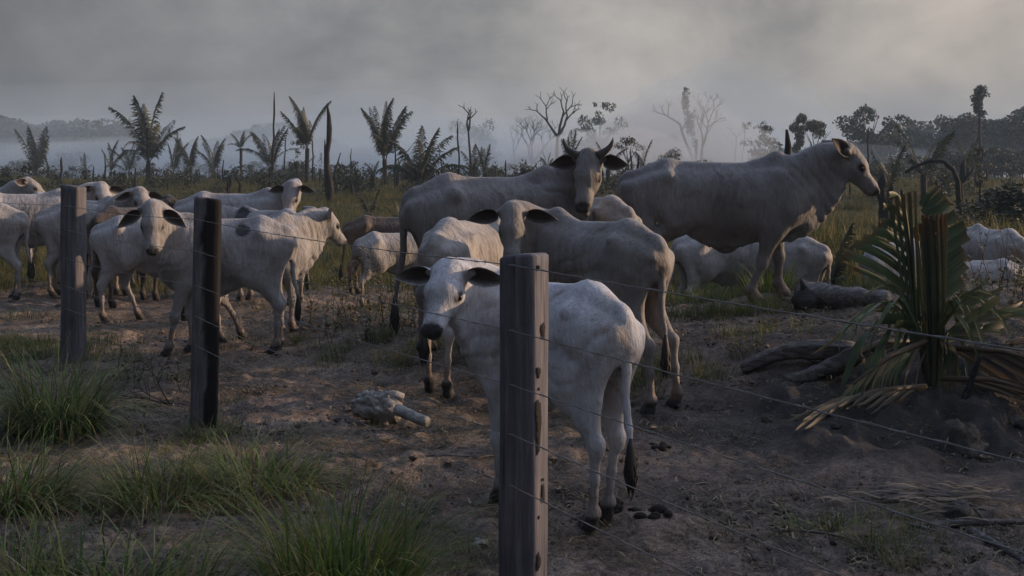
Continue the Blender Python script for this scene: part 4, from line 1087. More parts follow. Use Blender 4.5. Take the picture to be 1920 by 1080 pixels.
def palm(label, u, vtop, y, trunk, kinds, seed, scale=1.0, lean=0, az0=0, name='palm_tree', vbase=None, tr=.13):
    x = (u-960)/F_PX*y; z = gz(x, y)
    H = 1.56-(vtop-335)/F_PX*y-z                      # full height asked for
    r = random.Random(seed)
    root = thing(name, label, 'palm', (x, y, z), 0, 'young palms along the smoky horizon')
    topz = H*trunk
    s = (H-topz)/2.75*scale
    lx = lean*topz
    v, f = tube_np([(0, 0, -.3), (lx*.3, 0, topz*.4), (lx, 0, topz+.12)], [tr*1.15, tr*.9, tr*.95], 9)
    nz = v*1.0; build('trunk', nz, f, M['bark'], root, np.ones((len(v), 3))*.7)
    n = len(kinds)
    for i, k in enumerate(kinds):
        o = bpy.data.objects.new('frond', pf(k)); C.objects.link(o); o.parent = root
        o.location = (lx+r.gauss(0, .03), r.gauss(0, .03), topz+r.uniform(-.1, .05))
        a = az0+2*math.pi*i/n*1.0+r.gauss(0, .35)
        o.rotation_euler = (r.gauss(0, .10), r.gauss(0, .10), a); q = s*r.uniform(.82, 1.08); o.scale = (q, q, q)
    return root
U, A, LO, ST, W, D, RG_ = 'up', 'arch', 'low', 'stiff', 'wind', 'dry', 'ragged'
palm('tallest open feathery palm on the left above the cattle', 278, 190, 62, .22, [U, A, U, A, U, LO, A, U, D, D, A], 1, 1.0)
palm('dense palm with ragged drooping fronds left of the bare pole', 507, 228, 66, .20, [U, RG_, U, A, U, LO, A, D, U], 2, .95)
palm('windswept palm on a slender trunk between the bare pole and the burnt trunk', 575, 196, 64, .42, [W, W, U, A, W, U, LO, A], 3, 1.0, .02)
palm('windswept brushlike palm with combed fronds in the centre', 722, 200, 60, .30, [W, U, W, U, W, U, U, A, W, U, A], 4, 1.0, -.02)
palm('bushy palm reaching the ground behind the rump of the horned cow', 788, 238, 50, .10, [U, A, U, A, LO, LO, A, U, A, LO], 5, 1.0)
palm('burnt palm with stumps of fronds beside the two bare poles', 885, 262, 52, .25, [RG_, U, RG_, A, LO, A, D], 6, .9)
palm('stiff narrow palm right of the burnt palm', 908, 270, 70, .15, [ST, ST, ST, ST, U], 7, 1.0)
palm('palm behind the left horn of the horned cow', 1068, 248, 58, .35, [U, ST, U, A, ST, U], 8, 1.0)
palm('small palm above the back of the horned cow', 1028, 276, 56, .45, [U, A, ST, A, LO], 9, .9)
palm('small hazy palm low beside the back of the horned cow', 985, 300, 80, .2, [A, LO, A, LO, U], 10, 1.0)
palm('shaggy palm just right of the right horn', 1140, 262, 60, .30, [D, A, D, U, A, D, LO], 11, 1.0)
palm('drooping palm by the burnt snag right of the horned cow', 1206, 268, 74, .25, [U, D, A, D, A, ST], 12, 1.0)
palm('half burnt palm peeping over the back of the biggest cow', 1318, 272, 50, .5, [RG_, A, RG_, LO], 13, .7)
palm('spiky palm right of the muzzle of the biggest cow', 1668, 268, 42, .25, [U, ST, U, A, RG_, A, ST], 14, .9)
palm('tall ragged palm behind the bent black branch', 1732, 238, 44, .35, [U, U, A, RG_, U, LO, A, D], 15, 1.0)
palm('dim palm right of the bent black branch', 1815, 256, 64, .3, [U, ST, U, U, A, D], 16, 1.0)
palm('hazy fan shaped palm far on the left', 68, 246, 105, .15, [U, ST, U, A, U, ST, U, A, U], 17, 1.0)
palm('thin dried palm at the far left beside the hazy fan shaped one', 92, 285, 72, .2, [D, RG_, ST], 18, .9)
palm('brownish ragged palm left of the tallest open palm', 160, 286, 82, .2, [D, RG_, A, D, ST, RG_], 19, 1.0)
palm('bowed palm between the ragged palm and the tallest open palm', 208, 272, 80, .2, [W, A, W, U, D], 20, 1.0)
palm('hazy palm close behind the tallest open palm', 243, 264, 96, .2, [A, U, A, LO, A, U], 21, 1.0)
palm('pair like pale palm right of the tallest open palm', 325, 262, 100, .2, [W, U, ST, W], 22, 1.0)
palm('palm with a bent dried frond in the middle of the left half', 358, 254, 78, .2, [W, U, W, ST, A, D], 23, 1.0)
palm('bushy leaning palm in the left half before the crowned palm', 402, 264, 82, .18, [W, A, W, U, D, A, U], 24, 1.0, .04)
palm('tall slim palm with a small round crown in the left half', 452, 244, 92, .62, [A, U, A, LO, A, LO, U], 25, .95)
palm('small palm sprouting below the windswept brushlike palm', 700, 292, 56, .35, [A, U, A, LO], 26, .8)
palm('small leaning palm right of the windswept brushlike palm', 745, 290, 58, .45, [W, A, U], 27, .8, .08)
palm('hazy round palm far behind the burnt trunk', 640, 300, 110, .3, [A, U, A, LO, U], 28, 1.0)
palm('tiny pale palm above the field left of the horned cow', 570, 290, 120, .4, [A, U, LO, A], 29, 1.0)
palm('low green sprout of a palm in the grass left of the horned cow', 692, 345, 34, .1, [U, A, U, A, LO], 30, .9)
palm('dark low palm sprout in the grass behind the horned cow rump', 745, 350, 33, .1, [U, A, RG_, A], 31, .9)
palm('dark spiky sprout behind the brisket of the biggest cow', 1552, 395, 13.8, .12, [U, A, U, A, RG_, LO], 32, .9, tr=.05)

# ------------------------------------------------------------------ dead trees, poles and stumps
def limb(mb, p, d, L, r0, depth, rr, bend=.35, split=2, shrink=.68, up=.15):
    n = 5; pts = [p]; q = np.array(d, float)
    for i in range(n):
        q = _n(q+np.array([rr.gauss(0, bend*.35), rr.gauss(0, bend*.35), up*.3+rr.gauss(0, bend*.15)])); pts.append(pts[-1]+q*L/n)
    v, f = tube_np(pts, list(np.linspace(r0, r0*.62, n+1)), 5, True); mb.add(v, f, np.ones(3))
    if depth <= 0: return
    for k in range(split+(rr.random() < .35)):
        a = rr.uniform(.35, .85)*(1 if k % 2 else -1); ax = _n(np.cross(q, [rr.gauss(0, .3), 1, rr.gauss(0, .3)]))
        nd = _n(q*math.cos(a)+ax*math.sin(a)+np.array([0, rr.gauss(0, .35), .1]))
        limb(mb, pts[-1 if k else -2], nd, L*shrink*rr.uniform(.75, 1.15), r0*.58, depth-1, rr, bend, split, shrink, up)
def bare_tree(label, u, vtop, y, spec, seed, name='dead_tree', mat='bark', group='dead trees on the horizon'):
    x = (u-960)/F_PX*y; z = gz(x, y); H = 1.56-(vtop-335)/F_PX*y-z; rr = random.Random(seed); mb = MB()
    limb(mb, np.array([0, 0, -.3]), np.array([spec.get('lean', 0), 0, 1.]), H*spec['trunk'], spec['r'], 0, rr, .08)
    top = mb.V[-1][-5:].mean(0)
    br = MB()
    for dx, L in spec['arms']:
        limb(br, top, _n(np.array([dx, rr.gauss(0, .2), 1.])), H*L, spec['r']*.6, spec.get('depth', 3), rr, .3, 2, .62, .2)
    V = np.concatenate(br.V); zm = V[:, 2].max(); k = (H-top[2])/max(zm-top[2], .1); V = top+(V-top)*np.array([spec.get('sx', 1), 1, 1])*np.array([k, k, k]); br.V = [V]
    root = thing(name, label, 'dead tree', (x, y, z), 0, group)
    mb.build('trunk', M[mat], root); br.build('branches', M[mat], root)
    return root
bare_tree('tall bare forked tree standing in the smoke above the horned cow', 1043, 163, 120, dict(trunk=.52, r=.26, arms=[(-.9, .22), (.35, .25), (.8, .22)], depth=3), 4)
bare_tree('pale spreading tree with thin twigs left of the tall bare forked tree', 995, 214, 150, dict(trunk=.35, r=.28, arms=[(-.4, .25), (.1, .3), (1.0, .28)], depth=5), 8)
bare_tree('crooked leafless tree with a snapped crown above the burnt palm', 884, 194, 90, dict(trunk=.70, r=.12, arms=[(-.5, .12), (.25, .15)], depth=2), 12)
bare_tree('thin dead sapling alone in the haze', 966, 240, 170, dict(trunk=.6, r=.12, arms=[(-.3, .2), (.3, .2)], depth=2), 13)
bare_tree('pale dead tree leaning left in the smoke over the biggest cow', 1303, 185, 130, dict(trunk=.38, r=.24, lean=-.10, arms=[(-.55, .30)], depth=3), 21)
bare_tree('twin pale dead stem leaning right and hung with dry creeper', 1306, 172, 131, dict(trunk=.45, r=.22, lean=.16, arms=[(.35, .30), (.1, .25), (.6, .22)], depth=4), 22)
bare_tree('thin bare sapling hanging in the haze right of the creeper hung stem', 1375, 232, 175, dict(trunk=.6, r=.09, arms=[(.2, .2)], depth=2), 23)
bare_tree('spindly tree with a tiny head of leaves right of the thin bare sapling', 1388, 230, 172, dict(trunk=.85, r=.08, arms=[(.1, .1), (-.1, .1)], depth=2), 24)
bare_tree('small twiggy snag in the haze behind the right horn', 1228, 258, 140, dict(trunk=.7, r=.14, arms=[(.3, .12), (-.3, .12)], depth=3), 25)
def pole(label, u, vtop, y, r0, r1, bends, seed, mat='char', vb=None, cat='burnt pole', name='burnt_pole', group='burnt poles and stumps in the clearing', fork=None):
    x = (u-960)/F_PX*y; z = gz(x, y); H = 1.56-(vtop-335)/F_PX*y-z; r = random.Random(seed)
    pts = [(0, 0, -.2)]; n = 8
    for i in range(1, n+1): pts.append((bends*H*(i/n)**1.5+r.gauss(0, r0*.35), r.gauss(0, r0*.2), H*i/n))
    rad = [r0*(1-i/n)+r1*i/n+r.uniform(-.12, .12)*r0 for i in range(n+1)]; rad[-1] = r1*.4
    mb = MB(); v, f = tube_np(pts, rad, 9); mb.add(v, f, np.ones(3))
    if fork:
        for (q, dx, L) in fork:
            b0 = np.array(pts[int(q*n)]); v, f = tube_np([b0, b0+[dx*L*.6, 0, L*.5], b0+[dx*L, .05, L]], [r1, r1*.7, r1*.25], 5); mb.add(v, f, np.ones(3))
    o = mb.build(name, M[mat]); o.location = (x, y, z); return tag(o, label, cat, group)
pole('thick charred trunk with a splintered tip in the left centre', 616, 194, 44, .15, .07, .004, 1, mat='bark')
pole('shorter burnt trunk touching the thick charred one', 610, 262, 47, .06, .04, 0, 2)
pole('very thin tall pole rising over the dense ragged palm', 511, 172, 62, .07, .045, .02, 3)
pole('slim burnt pole left of the crooked leafless tree', 861, 228, 56, .06, .03, -.03, 4)
pole('burnt pole leaning against the windswept brushlike palm', 741, 250, 56, .055, .03, -.01, 5, fork=[(.5, 1.0, 1.0)])
pole('charred snag standing up behind the hump of the biggest cow', 1474, 243, 24, .085, .07, .02, 6)
pole('dark pole above the right horn side bush', 1183, 275, 54, .07, .03, .0, 7)
pole('short dark stump at the nose of the biggest cow', 1654, 325, 30, .14, .10, 0, 8)
pole('second dark stump right of the nose of the biggest cow', 1672, 340, 30, .09, .06, 0, 9)
pole('thin black stake before the horizon right of the thin left post', 427, 335, 33, .035, .03, 0, 10)
pole('broad black stump in the grass over the white cow looking out', 430, 330, 38, .09, .08, 0, 11)
pole('thin pole in the haze left of the horned cow rump', 658, 278, 90, .06, .04, 0, 12)
pole('thin pole above the back of the horned cow', 948, 300, 60, .045, .035, 0, 13)
pole('tall thin pole in the right forest edge', 1628, 240, 60, .06, .04, 0, 14)
pole('straight pale pole right of the slender windswept palm', 586, 262, 66, .05, .04, 0, 15)
pole('straight stake left of the brown ragged palm', 115, 295, 60, .07, .06, 0, 16)
pole('thin dead stem far left of the burnt trunk', 532, 252, 66, .05, .03, .05, 17)
pole('burnt stake right of the bent black branch', 1802, 300, 44, .10, .08, .05, 18, fork=[(.5, .8, .8)])
pole('thin snag seen over the rump of the biggest cow', 1192, 290, 40, .05, .04, .05, 19)
r = random.Random(77)
for i in range(46):                                   # the many little burnt stakes along the crest of the field
    u = r.choice([r.uniform(20, 780), r.uniform(20, 780), r.uniform(780, 1180), r.uniform(1560, 1910)]); y = r.uniform(42, 74)
    x = (u-960)/F_PX*y; h_ = r.choice([.35, .5, .7, 1.0, 1.5])*r.uniform(.7, 1.2)
    v, f = tube_np([(0, 0, -.2), (r.gauss(0, .04)*h_, 0, h_*.5), (r.gauss(0, .12)*h_, 0, h_)], [.05+.05*r.random(), .05, .025], 6)
    o = build('burnt_stake', v, f, M['char'], None); o.location = (x, y, gz(x, y))
    tag(o, 'small burnt stake sticking out of the grass near the horizon', 'stake', 'small burnt stakes along the crest')
def log_obj(label, p0, p1, r0, r1, mat, seed, name='fallen_log', cat='log', mid=None, group=None, ns=12, rough=.12, hollow=False):
    p0, p1 = np.array(p0, float), np.array(p1, float); m_ = (p0+p1)/2 if mid is None else np.array(mid, float); n = 22; V = []; r = random.Random(seed)
    pts = [bez(p0, m_*.66+p0*.34, m_*.66+p1*.34, p1, i/n) for i in range(n+1)]; o_ = pts[0].copy()
    v, f = tube_np([p-o_ for p in pts], [r0*(1-i/n)+r1*i/n for i in range(n+1)], ns)
    for i in range(n+1):
        c_ = pts[i]-o_
        for j in range(ns):
            k = 1+rough*2.2*(float(fbm(np.array(j*1.3+seed), np.array(i*.35), seed, 3))-.45)+rough*.7*math.sin(j*2.7+seed)-rough*.9*abs(math.sin(j*1.9+seed+.15*i*math.sin(seed)))
            v[i*ns+j] = c_+(v[i*ns+j]-c_)*k
    o = build(name, v, f, mat, None, np.ones((len(v), 3))); o.location = tuple(o_)
    return tag(o, label, cat, group)
for i, (u0, v0, u1, v1, y, rr, s_) in enumerate([(285, 340, 395, 352, 44, .13, 'long burnt log lying across the grass below the tallest open palm'),
                                              (380, 346, 440, 352, 42, .11, 'burnt log end right of the long one in the left field'),
                                              (200, 334, 262, 338, 52, .10, 'dark log on the crest left of the tallest open palm'),
                                              (620, 352, 690, 342, 46, .08, 'thin burnt log right of the thick charred trunk'),
                                              (320, 360, 345, 378, 30, .06, 'small charred branch tilted in the grass behind the herd')]):
    a = px(u0, v0, y); b_ = px(u1, v1, y*1.03); a[2] = gz(a[0], a[1])+.10; b_[2] = gz(b_[0], b_[1])+.12
    log_obj(s_, a, b_, rr, rr*.7, M['char'], i+3, 'burnt_log', 'log', group='burnt logs in the far field')
# the bent black branch on the right
y = 36; pb = [px(u, v, y) for u, v in ((1697, 324), (1715, 312), (1745, 301), (1768, 302), (1787, 318), (1796, 340), (1800, 372))]
pb[-1][2] = gz(pb[-1][0], y)-.1
o0 = pb[-1].copy(); v, f = tube_np([p-o0 for p in pb], [.04, .05, .06, .07, .075, .085, .10], 8); o = build('bent_branch', v, f, M['char'], None); o.location = tuple(o0)
tag(o, 'black burnt branch bent over in an arch on the right', 'branch')
# ------------------------------------------------------------------ leafy trees beyond the clearing
def crown_mesh(seed, blobs, nleaf, size, col=(.026, .034, .020), hollow=.35):
    """many leaf-sized clumps spread through lobed volumes; blobs: (x,y,z,rx,ry,rz)"""
    r = np.random.RandomState(seed); V = []; F = []; Cc = []; n = 0
    for (x, y, z, rx_, ry_, rz_) in blobs:
        m_ = max(12, int(nleaf*(rx_*rz_)/max(sum(b[3]*b[5] for b in blobs), 1e-6)))
        d = r.randn(m_, 3); d /= np.linalg.norm(d, axis=1)[:, None]
        rad = (hollow+(1-hollow)*r.rand(m_)**.5)*(1+.22*(r.rand(m_)-.5))
        P = np.array([x, y, z])+d*rad[:, None]*np.array([rx_, ry_, rz_])
        a = r.randn(m_, 3); a /= np.linalg.norm(a, axis=1)[:, None]; b = np.cross(a, r.randn(m_, 3)); b /= np.linalg.norm(b, axis=1)[:, None]
        s = size*(.5+r.rand(m_))
        q = np.stack([P-a*s[:, None]*.9, P-b*s[:, None]*.55, P+a*s[:, None]*.9, P+b*s[:, None]*.55], 1).reshape(-1, 3)
        V.append(q); F.append(n+np.arange(m_*4).reshape(-1, 4)); n += m_*4
        g = (.65+.7*r.rand(m_))[:, None]*np.array(col); Cc.append(np.repeat(g, 4, 0))
    return np.concatenate(V), np.concatenate(F), np.concatenate(Cc)
def blobset(seed, kind):
    r = random.Random(seed); B = []
    if kind == 'round':
        for i in range(20): a = r.uniform(0, 6.28); q = .40*math.sqrt(r.random()); B.append((q*math.cos(a), q*math.sin(a), r.uniform(.30, .90)-.45*q*q, r.uniform(.10, .20), r.uniform(.10, .2), r.uniform(.07, .13)))
    if kind == 'flat':
        for i in range(18): a = r.uniform(0, 6.28); q = r.uniform(.03, .42); B.append((q*math.cos(a), q*math.sin(a), .88-.35*q+r.gauss(0, .04), r.uniform(.10, .2), r.uniform(.1, .2), r.uniform(.04, .08)))
    if kind == 'tiered':
        for i in range(36): z = r.uniform(.30, .97); q = r.uniform(.02, .36)*(1.30-abs(z-.62)*1.3); a = r.uniform(0, 6.28); B.append((q*math.cos(a), q*math.sin(a), z, r.uniform(.08, .17), r.uniform(.08, .17), r.uniform(.035, .075)))
    if kind == 'cone':
        for i in range(15): z = r.uniform(.42, .98); q = r.uniform(0, .24)*(z-.25)/.6; a = r.uniform(0, 6.28); B.append((q*math.cos(a), q*math.sin(a), z, r.uniform(.07, .13), r.uniform(.07, .13), r.uniform(.04, .08)))
    if kind == 'tuftop':
        for i in range(9): z = r.uniform(.66, .98); q = r.uniform(0, .07); a = r.uniform(0, 6.28); B.append((q*math.cos(a), q*math.sin(a), z, r.uniform(.03, .06), r.uniform(.03, .06), r.uniform(.03, .06)))
    if kind == 'bush':
        for i in range(12): a = r.uniform(0, 6.28); q = r.uniform(0, .45); B.append((q*math.cos(a), q*math.sin(a), r.uniform(.2, .85)*(1-.5*q), r.uniform(.15, .25), r.uniform(.15, .25), r.uniform(.12, .2)))
    if kind == 'creeper':
        for i in range(14): z = r.uniform(.45, 1.0); B.append((.14*z+r.gauss(0, .025), r.gauss(0, .03), z, r.uniform(.02, .045), .04, r.uniform(.05, .10)))
    return B
TL = {}
def tree_data(kind, var, nleaf=2400, size=.022):
    k = (kind, var, nleaf)
    if k not in TL:
        V, F, Cc = crown_mesh(var*7+3, blobset(var*13+len(kind), kind), nleaf, size)
        o = build('crown', V, F, M['foliage'], None, Cc, False); C.objects.unlink(o)
        mb = MB(); rr = random.Random(var); tz = .5 if kind != 'tuftop' else .8
        v, f = tube_np([(0, 0, -.03), (.01, 0, tz*.5), (0, 0, tz)], [.022, .017, .013], 7); mb.add(v, f, np.ones(3)*.6)
        if kind in ('round', 'flat', 'tiered'):
            for i in range(6):
                a = i*1.05+rr.random(); v, f = tube_np([(0, 0, tz*rr.uniform(.6, 1)), (.12*math.cos(a), .12*math.sin(a), .6), (.26*math.cos(a), .26*math.sin(a), .76)], [.010, .007, .003], 4); mb.add(v, f, np.ones(3)*.6)
        t_ = mb.build('trunk', M['bark']); C.objects.unlink(t_)
        TL[k] = (o.data, t_.data)
    return TL[k]
def tree(label, u, vtop, y, kind, var, wide=1.0, group='trees in the smoke beyond the clearing', name='tree', nleaf=2400, size=.022, cat='tree', mat=None):
    x = (u-960)/F_PX*y; z = gz(x, y); H = 1.56-(vtop-335)/F_PX*y-z
    cd, td = tree_data(kind, var, nleaf, size)
    root = thing(name, label, cat, (x, y, z), var*1.7+u*.01, group)
    for nm, d in (('crown', cd), ('trunk', td)):
        o = bpy.data.objects.new(nm, d); C.objects.link(o); o.parent = root; o.scale = (H*wide, H*wide, H)
        if nm == 'trunk': o.scale = (H, H, H)
    return root
tree('dense tree with a leafy crown on a slim stem floating in the smoke', 1124, 188, 150, 'tiered', 1, .62, nleaf=2200)
tree('pale round tree ghostly in the smoke behind the crooked leafless tree', 893, 216, 240, 'round', 2, .85)
tree('faint drooping tree in the smoke above the biggest cow rump', 1231, 238, 260, 'round', 3, .9)
tree('layered tree left of the charred snag on the right', 1428, 230, 120, 'tiered', 4, .75, nleaf=2000)
tree('small crowned tree with bare lower stem behind the head of the biggest cow', 1528, 218, 95, 'flat', 5, .55)
tree('narrow leaning tree left of the small crowned tree', 1496, 216, 100, 'cone', 6, .55)
tree('largest dark tree over the head of the biggest cow', 1630, 184, 125, 'round', 7, .95, nleaf=4200)
tree('tall thin tree with a small tuft on top at the right', 1836, 160, 100, 'tuftop', 8, 1.2, nleaf=700, size=.016)
tree('creeper mass hanging on the twin pale dead stem', 1306, 172, 130.5, 'creeper', 9, .9, nleaf=900, size=.014)
tree('pale leafy bush right of the right horn', 1264, 276, 62, 'bush', 10, .9, name='bush', cat='bush')
tree('open branching bush tree behind the right horn', 1178, 252, 64, 'flat', 11, .7, nleaf=700)
tree('young leafy tree beside the slender windswept palm', 556, 264, 60, 'cone', 12, .55, nleaf=900)
tree('spindly young tree right of the thick charred trunk', 600, 286, 62, 'cone', 13, .4, nleaf=350)
tree('dark low scrub at the foot of the dense ragged palm', 548, 312, 60, 'bush', 14, 2.2, name='bush', cat='bush')
tree('brown green bush cut by the left edge on the horizon', 8, 304, 40, 'bush', 15, 1.5, name='bush', cat='bush')
tree('rounded green bush under the bent black branch', 1775, 292, 48, 'bush', 16, 1.0, name='bush', cat='bush', nleaf=2200)
tree('leafy sapling with sunlit tips at the right', 1838, 276, 40, 'cone', 17, .5, nleaf=900)
tree('dark scrub on the far right edge of the field', 1900, 340, 26, 'bush', 18, 1.6, name='bush', cat='bush', nleaf=2600, size=.03)
tree('low dark shrub right of the bent black branch foot', 1855, 350, 30, 'bush', 19, 1.6, name='bush', cat='bush', nleaf=1800, size=.03)
tree('little bush below the dark pole right of the horned cow', 1184, 298, 50, 'cone', 20, .5, nleaf=500, name='bush', cat='bush')
tree('small hazy bush tree left of the tallest open palm', 130, 272, 140, 'round', 3, 1.0)
# the wood itself: individual crowns far off that nothing tells apart
r = random.Random(31)
def wood_row(n, u0, u1, ytop, y0, y1, seed, label, group, kinds=('round', 'flat', 'round', 'tiered')):
    r = random.Random(seed)
    for i in range(n):
        u = u0+(u1-u0)*(i+r.random()*.9)/n; y = r.uniform(y0, y1)
        k = r.choice(kinds)
        tree(label, u, ytop(u)+r.uniform(-6, 12), y, k, r.randrange(21, 26), r.uniform(.9, 1.35), group, size=.026)
wood_row(26, 1440, 1990, lambda u: np.interp(u, [1440, 1550, 1600, 1700, 1760, 1850, 1880, 1990], [284, 262, 250, 246, 218, 206, 216, 188]), 128, 165, 1,
         'dark blue hazed tree of the wood behind the right side of the clearing', 'trees of the wood on the right')
wood_row(22, -70, 240, lambda u: np.interp(u, [-70, 20, 60, 120, 200, 240], [208, 212, 236, 226, 214, 248]), 215, 270, 2,
         'pale hazed tree of the wood behind the left side of the clearing', 'trees of the wood on the left')
wood_row(20, 240, 700, lambda u: np.interp(u, [240, 330, 380, 480, 700], [246, 236, 262, 232, 268]), 300, 380, 3,
         'very faint tree of the wood behind the middle left of the clearing', 'faint trees of the wood in the middle')
wood_row(16, 760, 1440, lambda u: np.interp(u, [760, 1000, 1440], [280, 288, 296]), 220, 330, 4,
         'very faint low tree of the wood behind the middle right of the clearing', 'faint low trees of the wood in the middle')
wood_row(26, 1560, 1990, lambda u: np.interp(u, [1560, 1700, 1990], [300, 290, 262]), 85, 115, 6, 'low bushy tree at the foot of the wood on the right', 'low trees at the foot of the wood', ('bush', 'round', 'round'))
r9 = np.random.RandomState(12)
bs_src = []
for k_ in range(4):
    V, F, Cc = crown_mesh(90+k_, blobset(60+k_, 'bush'), 260, .05, (.026, .032, .017))
    o = build('scrub', V, F, M['foliage'], None, Cc, False); C.objects.unlink(o); bs_src.append(o)
yy = 44+r9.rand(1500)**.8*48; xx = (r9.rand(1500)*2-1)*yy*.5
kp = (fbm(xx*.12, yy*.12, 81, 3) > .44) & ((xx/yy < .02) | (xx/yy > .0)); xx, yy = xx[kp], yy[kp]
scatter('crest_scrub', 'ragged low scrub and regrowth along the far edge of the clearing', np.stack([xx, yy, hgt(xx, yy)-.05], 1), np.stack([xx*0, xx*0, r9.rand(len(xx))*6.28], 1), .20+r9.rand(len(xx))**2.5*1.3, bs_src)
wood_row(9, 20, 560, lambda u: 296+0*u, 110, 150, 7, 'low hazed scrub tree behind the palms on the left', 'low scrub trees behind the palms', ('bush', 'round'))
wood_row(8, 640, 1420, lambda u: 300+0*u, 120, 170, 8, 'low hazed scrub tree behind the palms in the middle', 'low scrub trees in the middle', ('bush', 'round'))
# trees to the right of the view that keep the low sun off most of the herd
for i, (x, y, h_, k, v_) in enumerate([(14.5, 13.2, 4.4, 'round', 24), (19, 8.2, 5.2, 'round', 21)]):
    cd, td = tree_data(k, v_, 1500, .026)
    root = thing('tree', ['broad tree', 'round tree'][i]+' standing outside the picture to the right', 'tree', (x, y, gz(x, y)), i, 'trees to the right of the view')
    for nm, d in (('crown', cd), ('trunk', td)):
        o = bpy.data.objects.new(nm, d); C.objects.link(o); o.parent = root; o.scale = (h_*1.1, h_*1.1, h_)
# ------------------------------------------------------------------ foreground: cut palm, logs, stones, litter
cp = thing('cut_palm', 'cut young palm with one blunt trimmed leaf standing and the others hanging', 'palm', tuple(px(1742, 735, 7.35)*np.array([1, 1, 0])+np.array([0, 0, gz(px(1742, 735, 7.35)[0], 7.35)])))
O_ = np.array(cp.location)
def strip(mb, pts, w, side, col, fold=.25, tipcol=None, blunt=False):
    """a long palm leaflet: pleated strip along pts, side = width direction"""
    pts = [np.array(p, float) for p in pts]; n = len(pts); V = []; Cc = []
    for i, p in enumerate(pts):
        t = i/(n-1); ww = w*(.55+.45*math.sin(math.pi*min(.5, t+.15)))*(1 if blunt else max(.04, (1-t**3)))
        tg = _n(pts[min(i+1, n-1)]-pts[max(0, i-1)]); s = _n(side-tg*(side@tg)); up = np.cross(tg, s)
        V += [p-s*ww/2+up*fold*ww*.5, p-up*fold*ww*.2, p+s*ww/2+up*fold*ww*.5]
        c = np.array(col)*(.9+.2*t)
        if tipcol is not None: k = max(0, (t-.82)/.18); c = c*(1-k)+np.array(tipcol)*k
        Cc += [c, c*.85, c]
    F = []
    for i in range(n-1):
        a = 3*i; F += [[a, a+1, a+4, a+3], [a+1, a+2, a+5, a+4]]
    mb.add(V, F, np.array(Cc))
rp = random.Random(5)
GR = (.060, .090, .040); GR2 = (.085, .120, .055); OR = (.13, .085, .045); DR = (.13, .095, .06)
Y = 7.35
# standing leaf: rachis, then each broad leaflet a part
ra = [px(u, v, Y+d)-O_ for u, v, d in ((1738, 700, 0), (1728, 640, 0), (1716, 560, .02), (1706, 480, .03), (1698, 410, .04), (1690, 356, .05))]
v, f = tube_np(ra, [.030, .027, .022, .018, .014, .010], 8); build('rachis', v, f, M['palm'], cp, np.tile((.050, .050, .028), (len(v), 1)))
left = [((1700, 420), (1655, 392), .045), ((1702, 440), (1638, 418), .045), ((1705, 462), (1632, 432), .05), ((1708, 486), (1624, 446), .055), ((1712, 515), (1612, 470), .055), ((1716, 535), (1598, 478), .06), ((1720, 540), (1585, 474), .05), ((1698, 405), (1662, 376), .04)]
left = [((1697, 392), (1668, 366), .045), ((1699, 416), (1657, 388), .05), ((1702, 442), (1650, 417), .055), ((1705, 470), (1636, 434), .06), ((1708, 497), (1618, 446), .06), ((1711, 524), (1601, 456), .06), ((1715, 552), (1584, 474), .058), ((1717, 575), (1600, 502), .035)]
for a, b_, w in left:
    mb = MB(); p0, p1 = px(*a, Y+.03)-O_, px(*b_, Y-.12)-O_
    pts = [p0+(p1-p0)*q+np.array([0, 0, -.035*math.sin(math.pi*q)*(-1)]) for q in np.linspace(0, 1, 6)]
    strip(mb, pts, w*.95, np.array([.3, 0, 1.]), GR2 if rp.random() < .5 else GR, .35, OR, True); mb.build('leaflet', M['palm'], cp)
right_ = [((1742, 430), (1778, 408)), ((1745, 455), (1795, 428)), ((1748, 480), (1800, 446)), ((1750, 505), (1790, 470)), ((1750, 525), (1794, 482)), ((1752, 545), (1796, 500)), ((1755, 560), (1790, 530)), ((1756, 590), (1830, 548)),
          ((1730, 400), (1752, 366)), ((1726, 385), (1742, 358)), ((1735, 415), (1762, 380))]
for a, b_ in right_:
    mb = MB(); p0, p1 = px(*a, Y-.02)-O_, px(b_[0]+14, b_[1]-6, Y+.02)-O_
    pts = [p0+(p1-p0)*q for q in np.linspace(0, 1, 5)]
    strip(mb, pts, .072, np.array([-.2, 0, 1.]), (.050, .078, .040), .3, (.10, .075, .04), True); mb.build('leaflet', M['palm'], cp)
# the bundle of folded, cut-off leaves in front
for i in range(11):
    q = i/10; mb = MB(); dy = -.03-.06*math.sin(math.pi*q)
    ub, ut = 1733+24*q+rp.uniform(-2, 2), 1713+54*q; vt = 402+rp.uniform(-3, 10)+(18 if q < .15 else 0)
    pts = [px(ub*(1-t)+ut*t+4*math.sin(3*t), 720*(1-t)+vt*t, Y)-O_+np.array([0, dy, 0]) for t in np.linspace(0, 1, 7)]
    strip(mb, pts, .026, np.array([1, (q-.5)*1.2, 0]), [(.050, .060, .034), (.080, .085, .050), (.034, .040, .026)][i % 3], .9*(1 if i % 2 else -1), (.10, .06, .035), True)
    mb.build('folded_leaflet', M['palm'], cp)
